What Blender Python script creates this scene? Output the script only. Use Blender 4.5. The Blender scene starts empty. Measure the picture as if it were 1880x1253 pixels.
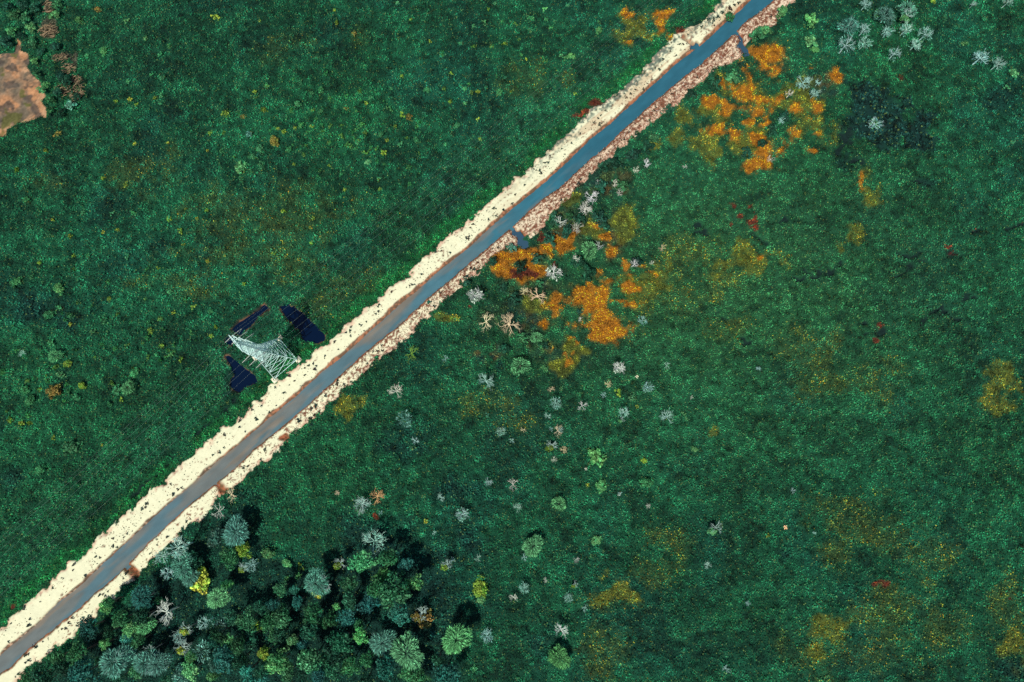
import bpy, math
import numpy as np
from mathutils import Vector

C = bpy.context.scene.collection
scene = bpy.context.scene
R_ = math.radians

# ------------------------------------------------------------------ camera
H = 232.0                      # flying height of the drone, metres
TILT = R_(8.5)                 # how far it looks forward of straight down
FPX = 1270.0                   # focal length in pixels of the 1880 px wide picture
cam_data = bpy.data.cameras.new('camera')
cam_data.sensor_width = 36.0
cam_data.lens = 36.0 * FPX / 1880.0
cam_data.clip_start = 1.0
cam_data.clip_end = 20000.0
cam = bpy.data.objects.new('camera', cam_data)
cam.location = (0, 0, H)
cam.rotation_euler = (TILT, 0, 0)
C.objects.link(cam)
scene.camera = cam

# ------------------------------------------------------------------ sky and sun
SUN_TO = Vector((-0.42, -0.78, 0.0)).normalized()   # horizontal direction towards the sun
SUN_EL = R_(60)
world = bpy.data.worlds.new('World')
scene.world = world
world.use_nodes = True
wn = world.node_tree
wn.nodes.clear()
sky = wn.nodes.new('ShaderNodeTexSky')
sky.sky_type = 'NISHITA'
sky.sun_disc = False
sky.sun_elevation = SUN_EL
sky.sun_rotation = math.atan2(SUN_TO.x, SUN_TO.y)
bg = wn.nodes.new('ShaderNodeBackground')
bg.inputs['Strength'].default_value = 0.085
wo = wn.nodes.new('ShaderNodeOutputWorld')
wn.links.new(sky.outputs[0], bg.inputs[0])
wn.links.new(bg.outputs[0], wo.inputs[0])

sun_data = bpy.data.lights.new('sun', 'SUN')
sun_data.energy = 4.3
sun_data.angle = R_(0.5)
sun_data.color = (1.0, 0.95, 0.84)
sun = bpy.data.objects.new('sun', sun_data)
d = Vector((SUN_TO.x * math.cos(SUN_EL), SUN_TO.y * math.cos(SUN_EL), math.sin(SUN_EL)))
sun.rotation_euler = d.to_track_quat('Z', 'Y').to_euler()
sun.location = (0, 0, 300)
C.objects.link(sun)

scene.view_settings.view_transform = 'Standard'
scene.view_settings.look = 'None'
scene.view_settings.exposure = 0.0
scene.view_settings.gamma = 1.0
scene.cycles.max_bounces = 5
scene.cycles.diffuse_bounces = 2
scene.cycles.transmission_bounces = 2
scene.cycles.transparent_max_bounces = 4
scene.cycles.use_denoising = False

# ------------------------------------------------------------------ measuring helpers
ct, st = math.cos(TILT), math.sin(TILT)

def W(u, v, h=0.0):
    """the place, at height h, that lies at pixel u, v of the 1880 x 1253 photograph"""
    a, b = u - 940.0, 626.5 - v
    dx, dy, dz = a, b * ct + FPX * st, b * st - FPX * ct
    t = (h - H) / dz
    return np.array((dx * t, dy * t, h))

def mpp(u, v):
    p = W(u, v)
    return float(W(u + 1, v)[0] - p[0]), float(p[1] - W(u, v + 1)[1])

def ss(a, b, x):
    t = np.clip((x - a) / (b - a), 0, 1)
    return t * t * (3 - 2 * t)

def _hash(ix, iy, seed):
    h = (ix.astype(np.int64) * 374761393 + iy.astype(np.int64) * 668265263 + seed * 1442695041) & 0xFFFFFFFF
    h = ((h ^ (h >> 13)) * 1274126177) & 0xFFFFFFFF
    h = ((h ^ (h >> 16)) * 2246822519) & 0xFFFFFFFF
    return ((h ^ (h >> 15)) & 0xFFFFFF) / float(0xFFFFFF)

def vn(X, Y, scale, seed):
    """smooth value noise 0..1"""
    x, y = X / scale, Y / scale
    ix, iy = np.floor(x), np.floor(y)
    fx, fy = x - ix, y - iy
    fx, fy = fx * fx * (3 - 2 * fx), fy * fy * (3 - 2 * fy)
    a, b = _hash(ix, iy, seed), _hash(ix + 1, iy, seed)
    c, e = _hash(ix, iy + 1, seed), _hash(ix + 1, iy + 1, seed)
    return (a + (b - a) * fx) * (1 - fy) + (c + (e - c) * fx) * fy

def fbm(X, Y, scale, seed, n=3):
    o, w, t = 0, 1.0, 0
    for k in range(n):
        o = o + w * vn(X, Y, scale / 2.1 ** k, seed + 17 * k)
        t += w
        w *= 0.55
    return o / t

# ------------------------------------------------------------------ mesh and object helpers
def mesh_np(name, V, F, col=None, smooth=False):
    V = np.ascontiguousarray(V, dtype=np.float32)
    F = np.ascontiguousarray(F, dtype=np.int32)
    k = F.shape[1]
    m = bpy.data.meshes.new(name)
    m.vertices.add(len(V))
    m.vertices.foreach_set('co', V.ravel())
    m.loops.add(F.size)
    m.loops.foreach_set('vertex_index', F.ravel())
    m.polygons.add(len(F))
    m.polygons.foreach_set('loop_start', np.arange(0, F.size, k, dtype=np.int32))
    if col is not None:
        a = m.color_attributes.new('col', 'FLOAT_COLOR', 'POINT')
        c4 = np.ones((len(V), 4), dtype=np.float32)
        c4[:, :3] = col
        a.data.foreach_set('color', c4.ravel())
    m.update(calc_edges=True)
    if smooth:
        m.polygons.foreach_set('use_smooth', np.ones(len(F), dtype=bool))
    return m

def link(name, mesh, mat=None, parent=None, color=None):
    o = bpy.data.objects.new(name, mesh)
    C.objects.link(o)
    if mat is not None and len(mesh.materials) == 0:
        mesh.materials.append(mat)
    if parent is not None:
        o.parent = parent
    if color is not None:
        o.color = (color[0], color[1], color[2], 1.0)
    return o

def tag(o, label, cat, group=None, kind=None):
    o['label'] = label
    o['category'] = cat
    if group:
        o['group'] = group
    if kind:
        o['kind'] = kind
    return o

def empty(name, loc, rz=0.0):
    o = bpy.data.objects.new(name, None)
    o.empty_display_size = 0.5
    o.location = loc
    o.rotation_euler = (0, 0, rz)
    C.objects.link(o)
    return o

# ------------------------------------------------------------------ materials
def node_mat(name):
    m = bpy.data.materials.new(name)
    m.use_nodes = True
    nt = m.node_tree
    nt.nodes.clear()
    out = nt.nodes.new('ShaderNodeOutputMaterial')
    return m, nt, out

def attr_mat(name, rough=0.9, grain=0.0, gscale=3.0, use_obj=False, translucent=0.0, spec=0.2, bump=0.0):
    m, nt, out = node_mat(name)
    N, L = nt.nodes, nt.links
    at = N.new('ShaderNodeAttribute')
    at.attribute_name = 'col'
    colr = at.outputs['Color']
    if use_obj:
        oi = N.new('ShaderNodeObjectInfo')
        mx = N.new('ShaderNodeMix')
        mx.data_type = 'RGBA'
        mx.blend_type = 'MULTIPLY'
        mx.inputs[0].default_value = 1.0
        L.new(colr, mx.inputs[6])
        L.new(oi.outputs['Color'], mx.inputs[7])
        colr = mx.outputs[2]
    nz = None
    if grain > 0:
        tc = N.new('ShaderNodeTexCoord')
        nz = N.new('ShaderNodeTexNoise')
        nz.inputs['Scale'].default_value = gscale
        nz.inputs['Detail'].default_value = 4
        L.new(tc.outputs['Object'], nz.inputs['Vector'])
        mr = N.new('ShaderNodeMapRange')
        mr.inputs[1].default_value = 0.3
        mr.inputs[2].default_value = 0.7
        mr.inputs[3].default_value = 1 - grain
        mr.inputs[4].default_value = 1 + grain
        L.new(nz.outputs[0], mr.inputs[0])
        hs = N.new('ShaderNodeMix')
        hs.data_type = 'RGBA'
        hs.blend_type = 'MULTIPLY'
        hs.inputs[0].default_value = 1.0
        L.new(colr, hs.inputs[6])
        L.new(mr.outputs[0], hs.inputs[7])
        colr = hs.outputs[2]
    p = N.new('ShaderNodeBsdfPrincipled')
    p.inputs['Roughness'].default_value = rough
    p.inputs['Specular IOR Level'].default_value = spec
    L.new(colr, p.inputs['Base Color'])
    if bump > 0 and nz is not None:
        bp = N.new('ShaderNodeBump')
        bp.inputs['Strength'].default_value = bump
        bp.inputs['Distance'].default_value = 0.2
        L.new(nz.outputs[0], bp.inputs['Height'])
        L.new(bp.outputs[0], p.inputs['Normal'])
    sh = p.outputs[0]
    if translucent > 0:
        t = N.new('ShaderNodeBsdfTranslucent')
        L.new(colr, t.inputs['Color'])
        ms = N.new('ShaderNodeMixShader')
        ms.inputs[0].default_value = translucent
        L.new(sh, ms.inputs[1])
        L.new(t.outputs[0], ms.inputs[2])
        sh = ms.outputs[0]
    L.new(sh, out.inputs[0])
    return m

M_GROUND = attr_mat('ground_soil', rough=0.95, grain=0.35, gscale=2.2, bump=0.5)
M_SAND = attr_mat('sand', rough=0.95, grain=0.06, gscale=1.5, bump=0.2)
M_GRASS = attr_mat('marsh_grass', rough=0.8, translucent=0.15)
M_LEAF = attr_mat('leaves', rough=0.7, use_obj=True, translucent=0.15)
M_BARK = attr_mat('bark', rough=0.85, use_obj=True, grain=0.2, gscale=6)
M_DEBRIS = attr_mat('dead_wood', rough=0.9)

def water_mat(name, rough, spec):
    m, nt, out = node_mat(name)
    N, L = nt.nodes, nt.links
    at = N.new('ShaderNodeAttribute')
    at.attribute_name = 'col'
    tc = N.new('ShaderNodeTexCoord')
    nz = N.new('ShaderNodeTexNoise')
    nz.inputs['Scale'].default_value = 1.6
    nz.inputs['Detail'].default_value = 5
    L.new(tc.outputs['Object'], nz.inputs['Vector'])
    bp = N.new('ShaderNodeBump')
    bp.inputs['Strength'].default_value = 0.12
    bp.inputs['Distance'].default_value = 0.1
    L.new(nz.outputs[0], bp.inputs['Height'])
    p = N.new('ShaderNodeBsdfPrincipled')
    p.inputs['Roughness'].default_value = rough
    p.inputs['IOR'].default_value = 1.33
    p.inputs['Specular IOR Level'].default_value = spec
    L.new(at.outputs['Color'], p.inputs['Base Color'])
    L.new(bp.outputs[0], p.inputs['Normal'])
    L.new(p.outputs[0], out.inputs[0])
    return m

M_WATER = water_mat('murky_water', 0.12, 0.4)

def plain_mat(name, col, rough=0.6, metal=0.0, grain=0.15, scale=3.0):
    m, nt, out = node_mat(name)
    N, L = nt.nodes, nt.links
    tc = N.new('ShaderNodeTexCoord')
    nz = N.new('ShaderNodeTexNoise')
    nz.inputs['Scale'].default_value = scale
    nz.inputs['Detail'].default_value = 4
    L.new(tc.outputs['Object'], nz.inputs['Vector'])
    cr = N.new('ShaderNodeValToRGB')
    cr.color_ramp.elements[0].position = 0.3
    cr.color_ramp.elements[1].position = 0.7
    cr.color_ramp.elements[0].color = tuple(c * (1 - grain) for c in col) + (1,)
    cr.color_ramp.elements[1].color = tuple(min(1, c * (1 + grain)) for c in col) + (1,)
    L.new(nz.outputs[0], cr.inputs[0])
    p = N.new('ShaderNodeBsdfPrincipled')
    p.inputs['Roughness'].default_value = rough
    p.inputs['Metallic'].default_value = metal
    L.new(cr.outputs[0], p.inputs['Base Color'])
    L.new(p.outputs[0], out.inputs[0])
    return m

M_STEEL = plain_mat('galvanised_steel', (0.62, 0.90, 0.83), 0.5, 0.0, 0.05)
M_CONC = plain_mat('concrete', (0.74, 0.70, 0.52), 0.9, 0.0, 0.08)
M_GLASS = plain_mat('insulator_glass', (0.62, 0.66, 0.58), 0.3)
M_WIRE = plain_mat('aluminium_wire', (0.22, 0.32, 0.30), 0.5)

# ------------------------------------------------------------------ the lines of the canal, in photo pixels
SAND_W = [(0,1152),(16,1147),(26,1133),(40,1114),(59,1099),(73,1085),(93,1072),(105,1060),(118,1046),(130,1032),(150,1022),(160,1010),(177,987),(200,974),(213,966),(232,941),(245,937),(254,923),(275,904),(288,891),(302,887),(320,868),(345,845),(370,822),(397,800),(418,781),(434,774),(440,767),(456,757),(466,742),(477,738),(487,727),(500,707),(519,698),(528,684),(555,666),(569,655),(584,644),(600,634),(619,615),(635,596),(646,591),(659,580),(680,565),(695,548),(715,531),(730,521),(760,497),(770,484),(795,462),(816,443),(827,430),(850,415),(880,389),(910,360),(944,330),(963,322),(977,306),(1001,281),(1020,263),(1050,243),(1082,202),(1114,185),(1133,169),(1165,145),(1197,116),(1210,100),(1229,75),(1248,61),(1289,41),(1315,14),(1328,0)]
WATER_W = [(0,1205),(21,1187),(48,1165),(67,1149),(89,1126),(115,1102),(137,1087),(153,1071),(172,1053),(200,1027),(224,1006),(254,977),(273,960),(302,933),(324,915),(344,898),(364,880),(402,846),(440,816),(478,783),(510,756),(542,730),(560,714),(592,684),(637,649),(672,617),(713,580),(730,564),(762,538),(797,507),(829,481),(861,456),(886,432),(933,391),(963,368),(996,340),(1024,316),(1052,288),(1090,252),(1122,228),(1165,188),(1194,162),(1229,130),(1246,115),(1270,98),(1305,69),(1332,43),(1353,26),(1380,0)]
WATER_E = [(0,1235),(22,1221),(40,1201),(67,1176),(96,1155),(121,1134),(144,1115),(166,1094),(191,1075),(212,1056),(230,1038),(253,1014),(277,990),(304,965),(337,934),(353,920),(376,902),(397,885),(426,862),(466,824),(502,794),(530,771),(560,745),(592,716),(627,685),(668,647),(704,618),(728,598),(748,580),(771,558),(800,532),(829,510),(858,484),(886,460),(920,432),(947,408),(976,381),(998,362),(1024,345),(1048,324),(1072,301),(1092,284),(1119,262),(1139,240),(1167,216),(1194,191),(1222,167),(1257,138),(1286,116),(1337,70),(1372,35),(1404,13),(1419,0)]
SAND_E = [(32,1253),(48,1229),(64,1216),(86,1205),(112,1179),(136,1171),(150,1150),(160,1137),(174,1131),(184,1118),(192,1108),(212,1093),(233,1072),(256,1055),(283,1026),(294,1012),(318,996),(336,973),(353,961),(366,950),(380,941),(395,921),(409,906),(430,897),(449,881),(462,862),(478,850),(491,847),(501,832),(520,819),(530,801),(547,791),(555,779),(574,768),(589,754),(600,744),(612,735),(624,727),(637,711),(659,692),(678,674),(704,650),(723,642),(734,629),(751,616),(767,596),(791,572),(808,558),(838,532),(848,522),(883,497),(904,471),(921,460),(949,445),(966,438),(992,424),(1006,402),(1018,388),(1038,370),(1054,349),(1071,335),(1080,322),(1091,314),(1119,290),(1132,274),(1151,263),(1170,244),(1210,215),(1235,196),(1248,183),(1277,157),(1297,142),(1308,130),(1332,118),(1360,106),(1372,80),(1385,64),(1400,50),(1423,46),(1434,22),(1455,3)]
PA, PB = W(0, 1222), W(1398, 0)
EDIR = (PB - PA)[:2] / np.linalg.norm((PB - PA)[:2])
NDIR = np.array((EDIR[1], -EDIR[0]))              # towards the lower right bank

def sn(x, y):
    dx, dy = x - PA[0], y - PA[1]
    return dx * EDIR[0] + dy * EDIR[1], dx * NDIR[0] + dy * NDIR[1]

def line_fn(pts):
    P = np.array([W(*p)[:2] for p in pts])
    s, n = sn(P[:, 0], P[:, 1])
    o = np.argsort(s)
    return s[o], n[o]

L_SW, L_WW, L_WE, L_SE = map(line_fn, (SAND_W, WATER_W, WATER_E, SAND_E))
def at_line(l, s):
    return np.interp(s, l[0], l[1])

INLETS = [((934,414),(962,452),4.5,1),((1347,66),(1374,97),4.2,1),((1279,88),(1270,92),5.0,1),
          ((1272,92),(1256,72),3.0,0),((394,882),(424,908),4.5,0),((229,1037),(248,1062),5.5,0),((520,795),(534,800),3.0,0)]
PONDS = [
 [(484,562),(491,566),(475,578),(457,597),(442,614),(434,612),(429,608),(438,595),(459,580)],
 [(515,563),(536,564),(548,574),(562,585),(577,601),(592,616),(589,624),(580,627),(559,622),(552,604),(534,587),(522,573)],
 [(413,655),(417,653),(431,669),(441,674),(464,693),(469,701),(455,709),(440,722),(429,715),(424,706),(433,690),(427,676)],
 [(417,625),(427,624),(424,632),(418,632)],
]
CLEARING = [(-40,102),(0,100),(10,97),(26,96),(31,84),(34,68),(38,68),(41,88),(52,97),(50,112),(48,125),(55,136),(68,150),(77,166),(80,178),(75,194),(82,206),(80,214),(55,220),(25,230),(12,240),(4,252),(-40,262)]
def scale_blobs(L, ox, oy, k):
    return [(ox + a / k, oy + b / k, c / k, e / k) for a, b, c, e in L]
ORANGE = scale_blobs([(830,560,80,50),(690,610,50,30),(620,690,130,60),(850,640,60,90),(760,760,130,100),(950,720,110,20),(780,900,160,70),(590,1000,60,18),(540,1100,35,25),(850,830,100,60),(500,740,80,60),(1030,600,50,30),(860,310,30,30),(980,360,35,30),(1000,420,40,50),(1020,500,30,25),(1160,460,25,22),(1140,410,50,18),(910,920,30,30),(100,430,70,60),(140,500,70,50),(200,350,130,40),(410,300,60,30),(440,340,30,25),(560,290,80,50),(300,490,80,60),(270,550,50,50),(350,510,30,25),(470,240,40,20),(820,210,40,30),(770,110,60,30),(410,860,30,30),(600,240,30,50)], 900, 380, 4) \
 + scale_blobs([(1050,420,90,70),(1150,400,60,50),(1060,530,80,50),(880,560,50,60),(810,690,60,60),(740,780,150,50),(620,760,80,50),(740,830,30,20),(1120,690,40,40),(960,690,60,20),(990,820,60,50),(1020,880,30,30),(880,890,40,20),(620,970,80,40),(790,1010,50,50),(1230,990,60,60),(1190,1070,60,50),(1100,1110,50,50),(1380,990,50,30),(1350,1110,60,30),(1010,1130,50,60),(950,1200,90,40),(1110,1160,40,30),(1330,880,30,20),(1240,820,40,40),(1380,800,40,40),(980,1040,40,30),(1330,520,30,25),(1540,540,30,30),(750,620,40,20),(30,110,40,30),(230,140,50,40),(330,110,30,30),(260,200,25,50),(190,110,25,40),(60,315,35,15),(340,300,40,20)], 1150, 0, 4) \
 + [(1583,330,8,14),(1388,478,8,6),(1012,645,8,5)]
YELLOW = scale_blobs([(560,1050,150,80),(350,1030,60,80),(480,880,60,60),(200,1080,70,60),(640,1150,100,70),(600,850,250,90),(950,980,60,60),(1350,930,150,150),(880,650,250,70),(800,1080,100,60),(1300,770,150,60),(1150,650,150,60),(80,230,120,80),(60,330,60,40),(200,150,90,60)], 1150, 0, 4) \
 + [(1378,478,44,22),(1365,455,24,14),(1330,490,24,16),(1592,350,18,30),(1560,430,18,20),(1548,455,14,10),(1835,680,22,20),(1845,730,26,24),(1838,705,30,30),(1500,1190,24,30),(1520,1160,30,16),(640,742,24,16),(822,580,24,9),(1020,662,26,18),(1085,420,30,20),(1140,410,30,26),(1050,370,24,16),(1040,640,36,16),(985,560,26,16),(1180,520,40,30),(1128,1095,36,24),(1865,1190,26,24),(1310,790,10,8)]
OLIVE = [(1250,480,70,50),(1230,545,80,40),(1300,540,50,30),(1130,1110,50,40),(1110,1190,60,60),(900,742,60,26),(940,770,40,24),(1640,1120,70,40),(1500,1200,70,50),(1640,1190,80,50),(1630,985,60,40),(1530,1010,40,30),(1850,1120,50,60),(260,320,70,40),(490,400,140,60),(420,430,90,50),(520,470,60,40),(285,300,60,30),(500,95,60,24),(650,62,24,24),(960,150,40,40),(1040,140,20,16),(1480,640,60,40),(1510,700,60,30),(1620,700,60,30),(1350,600,50,30),(1560,960,60,50),(1700,1020,60,40),(1720,1150,60,60),(1200,1060,50,30),(1230,1000,40,30),(590,560,60,30),(660,520,60,30),(340,520,80,30),(90,330,40,24),(1320,500,60,40)]
DARKZ = [(1620,225,80,75),(1680,250,50,60),(1590,170,50,30),(1700,340,30,16),(720,1000,60,60),(780,1060,50,90),(800,1130,60,90),(1000,1170,60,30),(660,960,50,40),(860,1000,50,40),(430,700,30,30),(330,970,120,40),(450,930,80,50),(300,1100,80,60),(20,870,26,50),(0,780,16,40),(1450,1010,16,14),(1370,1095,18,12),(1850,1230,50,30),(1790,590,34,20),(1840,180,40,60),(90,720,40,20),(60,560,30,40),(130,600,30,20),(860,905,60,30),(740,820,70,50),(1550,300,26,16)]
CREVICE = [((1455,502),(1490,500),2.2),((1490,500),(1548,482),2.6),((1628,516),(1652,505),2.4),((1652,505),(1682,491),3.0),((1585,595),(1602,590),3),((1690,605),(1696,585),3.5),((1696,585),(1722,580),4),((1722,580),(1748,578),3.5),((1275,415),(1292,422),3.5),((1440,405),(1456,402),3),((1600,610),(1640,625),2.2),((1392,430),(1398,450),2.0),((1552,262),(1538,284),3.5),((1562,240),(1548,250),7),((1560,298),(1576,303),5),((1665,340),(1692,340),3),((1735,455),(1755,472),3.5),((1795,440),(1815,430),3),((1842,415),(1878,405),3.5),((1360,632),(1380,636),3),((1330,575),(1350,570),3),((1660,470),(1690,470),3),((1760,550),(1786,545),4)]
RUST = [(1362,400,12,9),(1386,408,8,8),(1340,412,6,6),(1341,374,7,5),(1382,384,5,5),(1388,419,7,4),(1617,604,9,9),(1621,633,8,7),(1613,1077,11,6),(1855,1096,4,4),(1656,141,5,5),(1733,450,7,4),(1743,462,4,3),(1795,430,5,4),(1090,188,16,9),(1065,210,14,6),(1248,66,12,12),(457,708,14,7),(104,1062,7,5),(35,1110,7,5),(1880,402,6,5),(870,555,4,4),(982,440,12,6),(965,505,26,12),(1018,483,8,8),(690,938,10,8),(1400,45,20,8),(740,1110,5,4)]
BROWNZ = [(92,62,16,12),(88,12,10,16),(94,40,12,14),(112,108,20,10),(140,118,12,18)]
NTUFT = 900000
# ------------------------------------------------------------------ ground grid
STEP = 0.38
cs = [W(0, 0), W(1880, 0), W(0, 1253), W(1880, 1253)]
X0, X1 = min(c[0] for c in cs) - 22, max(c[0] for c in cs) + 22
Y0, Y1 = min(c[1] for c in cs) - 22, max(c[1] for c in cs) + 22
def axis(a, b):
    core = np.arange(a, b, STEP)
    g = np.cumsum(STEP * 1.32 ** np.arange(1, 29))
    return np.concatenate([core[0] - g[::-1], core, core[-1] + g])
XS, YS = axis(X0, X1), axis(Y0, Y1)
GX, GY = np.meshgrid(XS, YS)
NY, NX = GX.shape
core_m = (GX >= X0) & (GX <= X1) & (GY >= Y0) & (GY <= Y1)

wx = GX + 3.4 * (fbm(GX, GY, 9, 11) - .5) * 2 + 0.9 * (vn(GX, GY, 1.6, 12) - .5) * 2
wy = GY + 3.4 * (fbm(GX, GY, 9, 21) - .5) * 2 + 0.9 * (vn(GX, GY, 1.6, 22) - .5) * 2
edge_n = fbm(GX, GY, 5.0, 31, 4) - .5

def win(cx, cy, rx, ry):
    i0, i1 = np.searchsorted(XS, (cx - rx, cx + rx))
    j0, j1 = np.searchsorted(YS, (cy - ry, cy + ry))
    return slice(max(j0, 0), j1), slice(max(i0, 0), i1)

def blobs(L, soft, noise=0.9, grow=1.0):
    o = np.zeros_like(GX)
    for (u, v, ru, rv) in L:
        c = W(u, v)
        mx, my = mpp(u, v)
        rx, ry = ru * mx * grow, rv * my * grow
        s = win(c[0], c[1], rx * 1.7 + 5, ry * 1.7 + 5)
        f = 1 - np.hypot((wx[s] - c[0]) / rx, (wy[s] - c[1]) / ry) + noise * edge_n[s]
        o[s] = np.maximum(o[s], ss(0.0, soft, f))
    return o

def capsule(a, b, r, soft=0.5, warp=0.35):
    pa, pb = W(*a)[:2], W(*b)[:2]
    rr = r * mpp(*a)[0]
    lo, hi = np.minimum(pa, pb), np.maximum(pa, pb)
    c, h = (lo + hi) / 2, (hi - lo) / 2 + rr + 3
    s = win(c[0], c[1], h[0], h[1])
    x, y = GX[s] + (wx[s] - GX[s]) * warp, GY[s] + (wy[s] - GY[s]) * warp
    ab = pb - pa
    t = np.clip(((x - pa[0]) * ab[0] + (y - pa[1]) * ab[1]) / (ab @ ab), 0, 1)
    dd = np.hypot(x - pa[0] - t * ab[0], y - pa[1] - t * ab[1])
    o = np.zeros_like(GX)
    o[s] = dd - rr
    o2 = np.full_like(GX, 99.0)
    o2[s] = o[s]
    return o2

def poly_sdf(P, warp=0.3):
    """signed distance in metres, negative inside"""
    P = np.array([W(*p)[:2] for p in P])
    lo, hi = P.min(0), P.max(0)
    c, h = (lo + hi) / 2, (hi - lo) / 2 + 6
    s = win(c[0], c[1], h[0], h[1])
    x, y = GX[s] + (wx[s] - GX[s]) * warp, GY[s] + (wy[s] - GY[s]) * warp
    dm = np.full(x.shape, 1e9)
    ins = np.zeros(x.shape, bool)
    for a, b in zip(P, np.roll(P, -1, 0)):
        ab = b - a
        t = np.clip(((x - a[0]) * ab[0] + (y - a[1]) * ab[1]) / (ab @ ab), 0, 1)
        dm = np.minimum(dm, np.hypot(x - a[0] - t * ab[0], y - a[1] - t * ab[1]))
        cr = ((a[1] > y) != (b[1] > y)) & (x < (b[0] - a[0]) * (y - a[1]) / (b[1] - a[1] + 1e-12) + a[0])
        ins ^= cr
    o = np.full_like(GX, 99.0)
    o[s] = np.where(ins, -dm, dm)
    return o

# the canal as four lines along its length
S_, N_ = sn(GX, GY)
j1 = (vn(GX, GY, 2.2, 41) - .5) * 1.7 + (vn(GX, GY, 0.8, 42) - .5) * 1.5
j2 = (vn(GX, GY, 2.0, 43) - .5) * 0.5 + (vn(GX, GY, 0.7, 44) - .5) * 0.35
dSW = N_ - at_line(L_SW, S_) + j1          # > 0 on the sand side
dWW = N_ - at_line(L_WW, S_) + j2 * 0.6    # > 0 in the water
dWE = at_line(L_WE, S_) - N_ + j2 * 0.8    # > 0 in the water
dSE = at_line(L_SE, S_) - N_ + j1          # > 0 on the sand side
along = np.clip(S_ / np.linalg.norm(PB - PA), -0.1, 1.1)
inl_w = np.full_like(GX, 99.0)
inl_m = np.full_like(GX, 99.0)
for a, b, r, wet in INLETS:
    cdist = capsule(a, b, r * .85, warp=0.8)
    if wet:
        inl_w = np.minimum(inl_w, cdist)
    else:
        inl_m = np.minimum(inl_m, cdist)
canal_d = -np.minimum(dWW, dWE)            # negative inside the water
canal_d = np.minimum(canal_d, inl_w)
pond_d = np.full_like(GX, 99.0)
for P in PONDS:
    pond_d = np.minimum(pond_d, poly_sdf(P))
clear_d = poly_sdf(CLEARING, 0.45)
west = (dSW > 0) & (dWW <= 0)
east = (dSE > 0) & (dWE <= 0) & (dWW > 0)
wet_d = np.minimum(canal_d, pond_d)

w_halo = blobs(ORANGE, 1.3, 1.6, 2.1)
w_or = blobs(ORANGE, 0.6, 2.2, 1.38)
or_n = fbm(GX, GY, 2.2, 35, 3)
w_or = w_or * ss(0.24, 0.44, or_n + 0.22 * w_or)
w_ye = blobs(YELLOW, 0.5, 2.2, 1.3) * (0.7 + 0.3 * ss(0.35, 0.6, fbm(GX, GY, 3.5, 37, 3)))
w_ol = blobs(OLIVE, 0.8, 1.8, 1.35) * (0.5 + 0.5 * ss(0.35, 0.6, fbm(GX, GY, 5, 47, 3)))
w_dk = blobs(DARKZ, 0.9, 1.4, 1.15)
w_reed = blobs([(1620,225,82,78),(1590,170,50,26),(1680,255,44,50)], 0.5, 1.6)
w_scrub = blobs([(980,500,90,70),(1050,420,90,60),(950,590,90,60),(1010,650,80,40),(900,660,60,30),(1120,430,50,60),(1110,340,70,40),(1420,110,40,40),(1500,160,40,60)], 1.0, 1.5)
w_ru = blobs(RUST, 0.3, 1.2)
w_br = blobs(BROWNZ, 0.4, 1.0)
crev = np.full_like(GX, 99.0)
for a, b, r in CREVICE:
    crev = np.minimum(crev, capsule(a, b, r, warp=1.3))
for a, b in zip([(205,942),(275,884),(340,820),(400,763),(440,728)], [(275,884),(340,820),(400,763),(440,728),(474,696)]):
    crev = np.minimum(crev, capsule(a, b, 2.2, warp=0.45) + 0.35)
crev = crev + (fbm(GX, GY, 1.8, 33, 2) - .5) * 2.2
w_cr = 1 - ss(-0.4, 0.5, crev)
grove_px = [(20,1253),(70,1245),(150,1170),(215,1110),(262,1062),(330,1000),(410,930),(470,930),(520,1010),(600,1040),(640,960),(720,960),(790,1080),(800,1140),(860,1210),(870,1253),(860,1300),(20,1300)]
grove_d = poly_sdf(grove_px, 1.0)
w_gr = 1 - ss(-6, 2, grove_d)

# ---- heights
bump = (fbm(GX, GY, 8, 51, 4) - .5) * 2.0 + (fbm(GX, GY, 2.4, 53, 2) - .5) * 1.9 + (vn(GX, GY, 0.9, 55) - .5) * 0.35
Z = bump * 0.7
sandy = np.maximum(west, east)
sand_h = 0.30 + (fbm(GX, GY, 4, 57, 3) - .5) * 0.35
sblend = ss(-0.6, 1.2, np.where(N_ < at_line(L_WW, S_), dSW, dSE))
corr = (dSW > -0.6) & (dSE > -0.6)
Z = np.where(corr, Z * (1 - sblend) + sand_h * sblend, Z)
Z = np.where(clear_d < 1, Z * 0.25 - 0.1, Z)
Z = Z - 0.7 * w_cr
mud = ss(0.4, -0.6, inl_m)
Z = Z * (1 - mud) - 0.45 * mud
bank = ss(1.1, -0.9, wet_d)                # bank slope down into the water
Z = Z * (1 - bank) - 1.5 * bank
far = np.hypot(np.maximum(0, np.abs(GX) - X1), np.maximum(0, np.maximum(Y0 - GY, GY - Y1)))
Z = np.where(far > 30, 0.0, Z)

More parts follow.
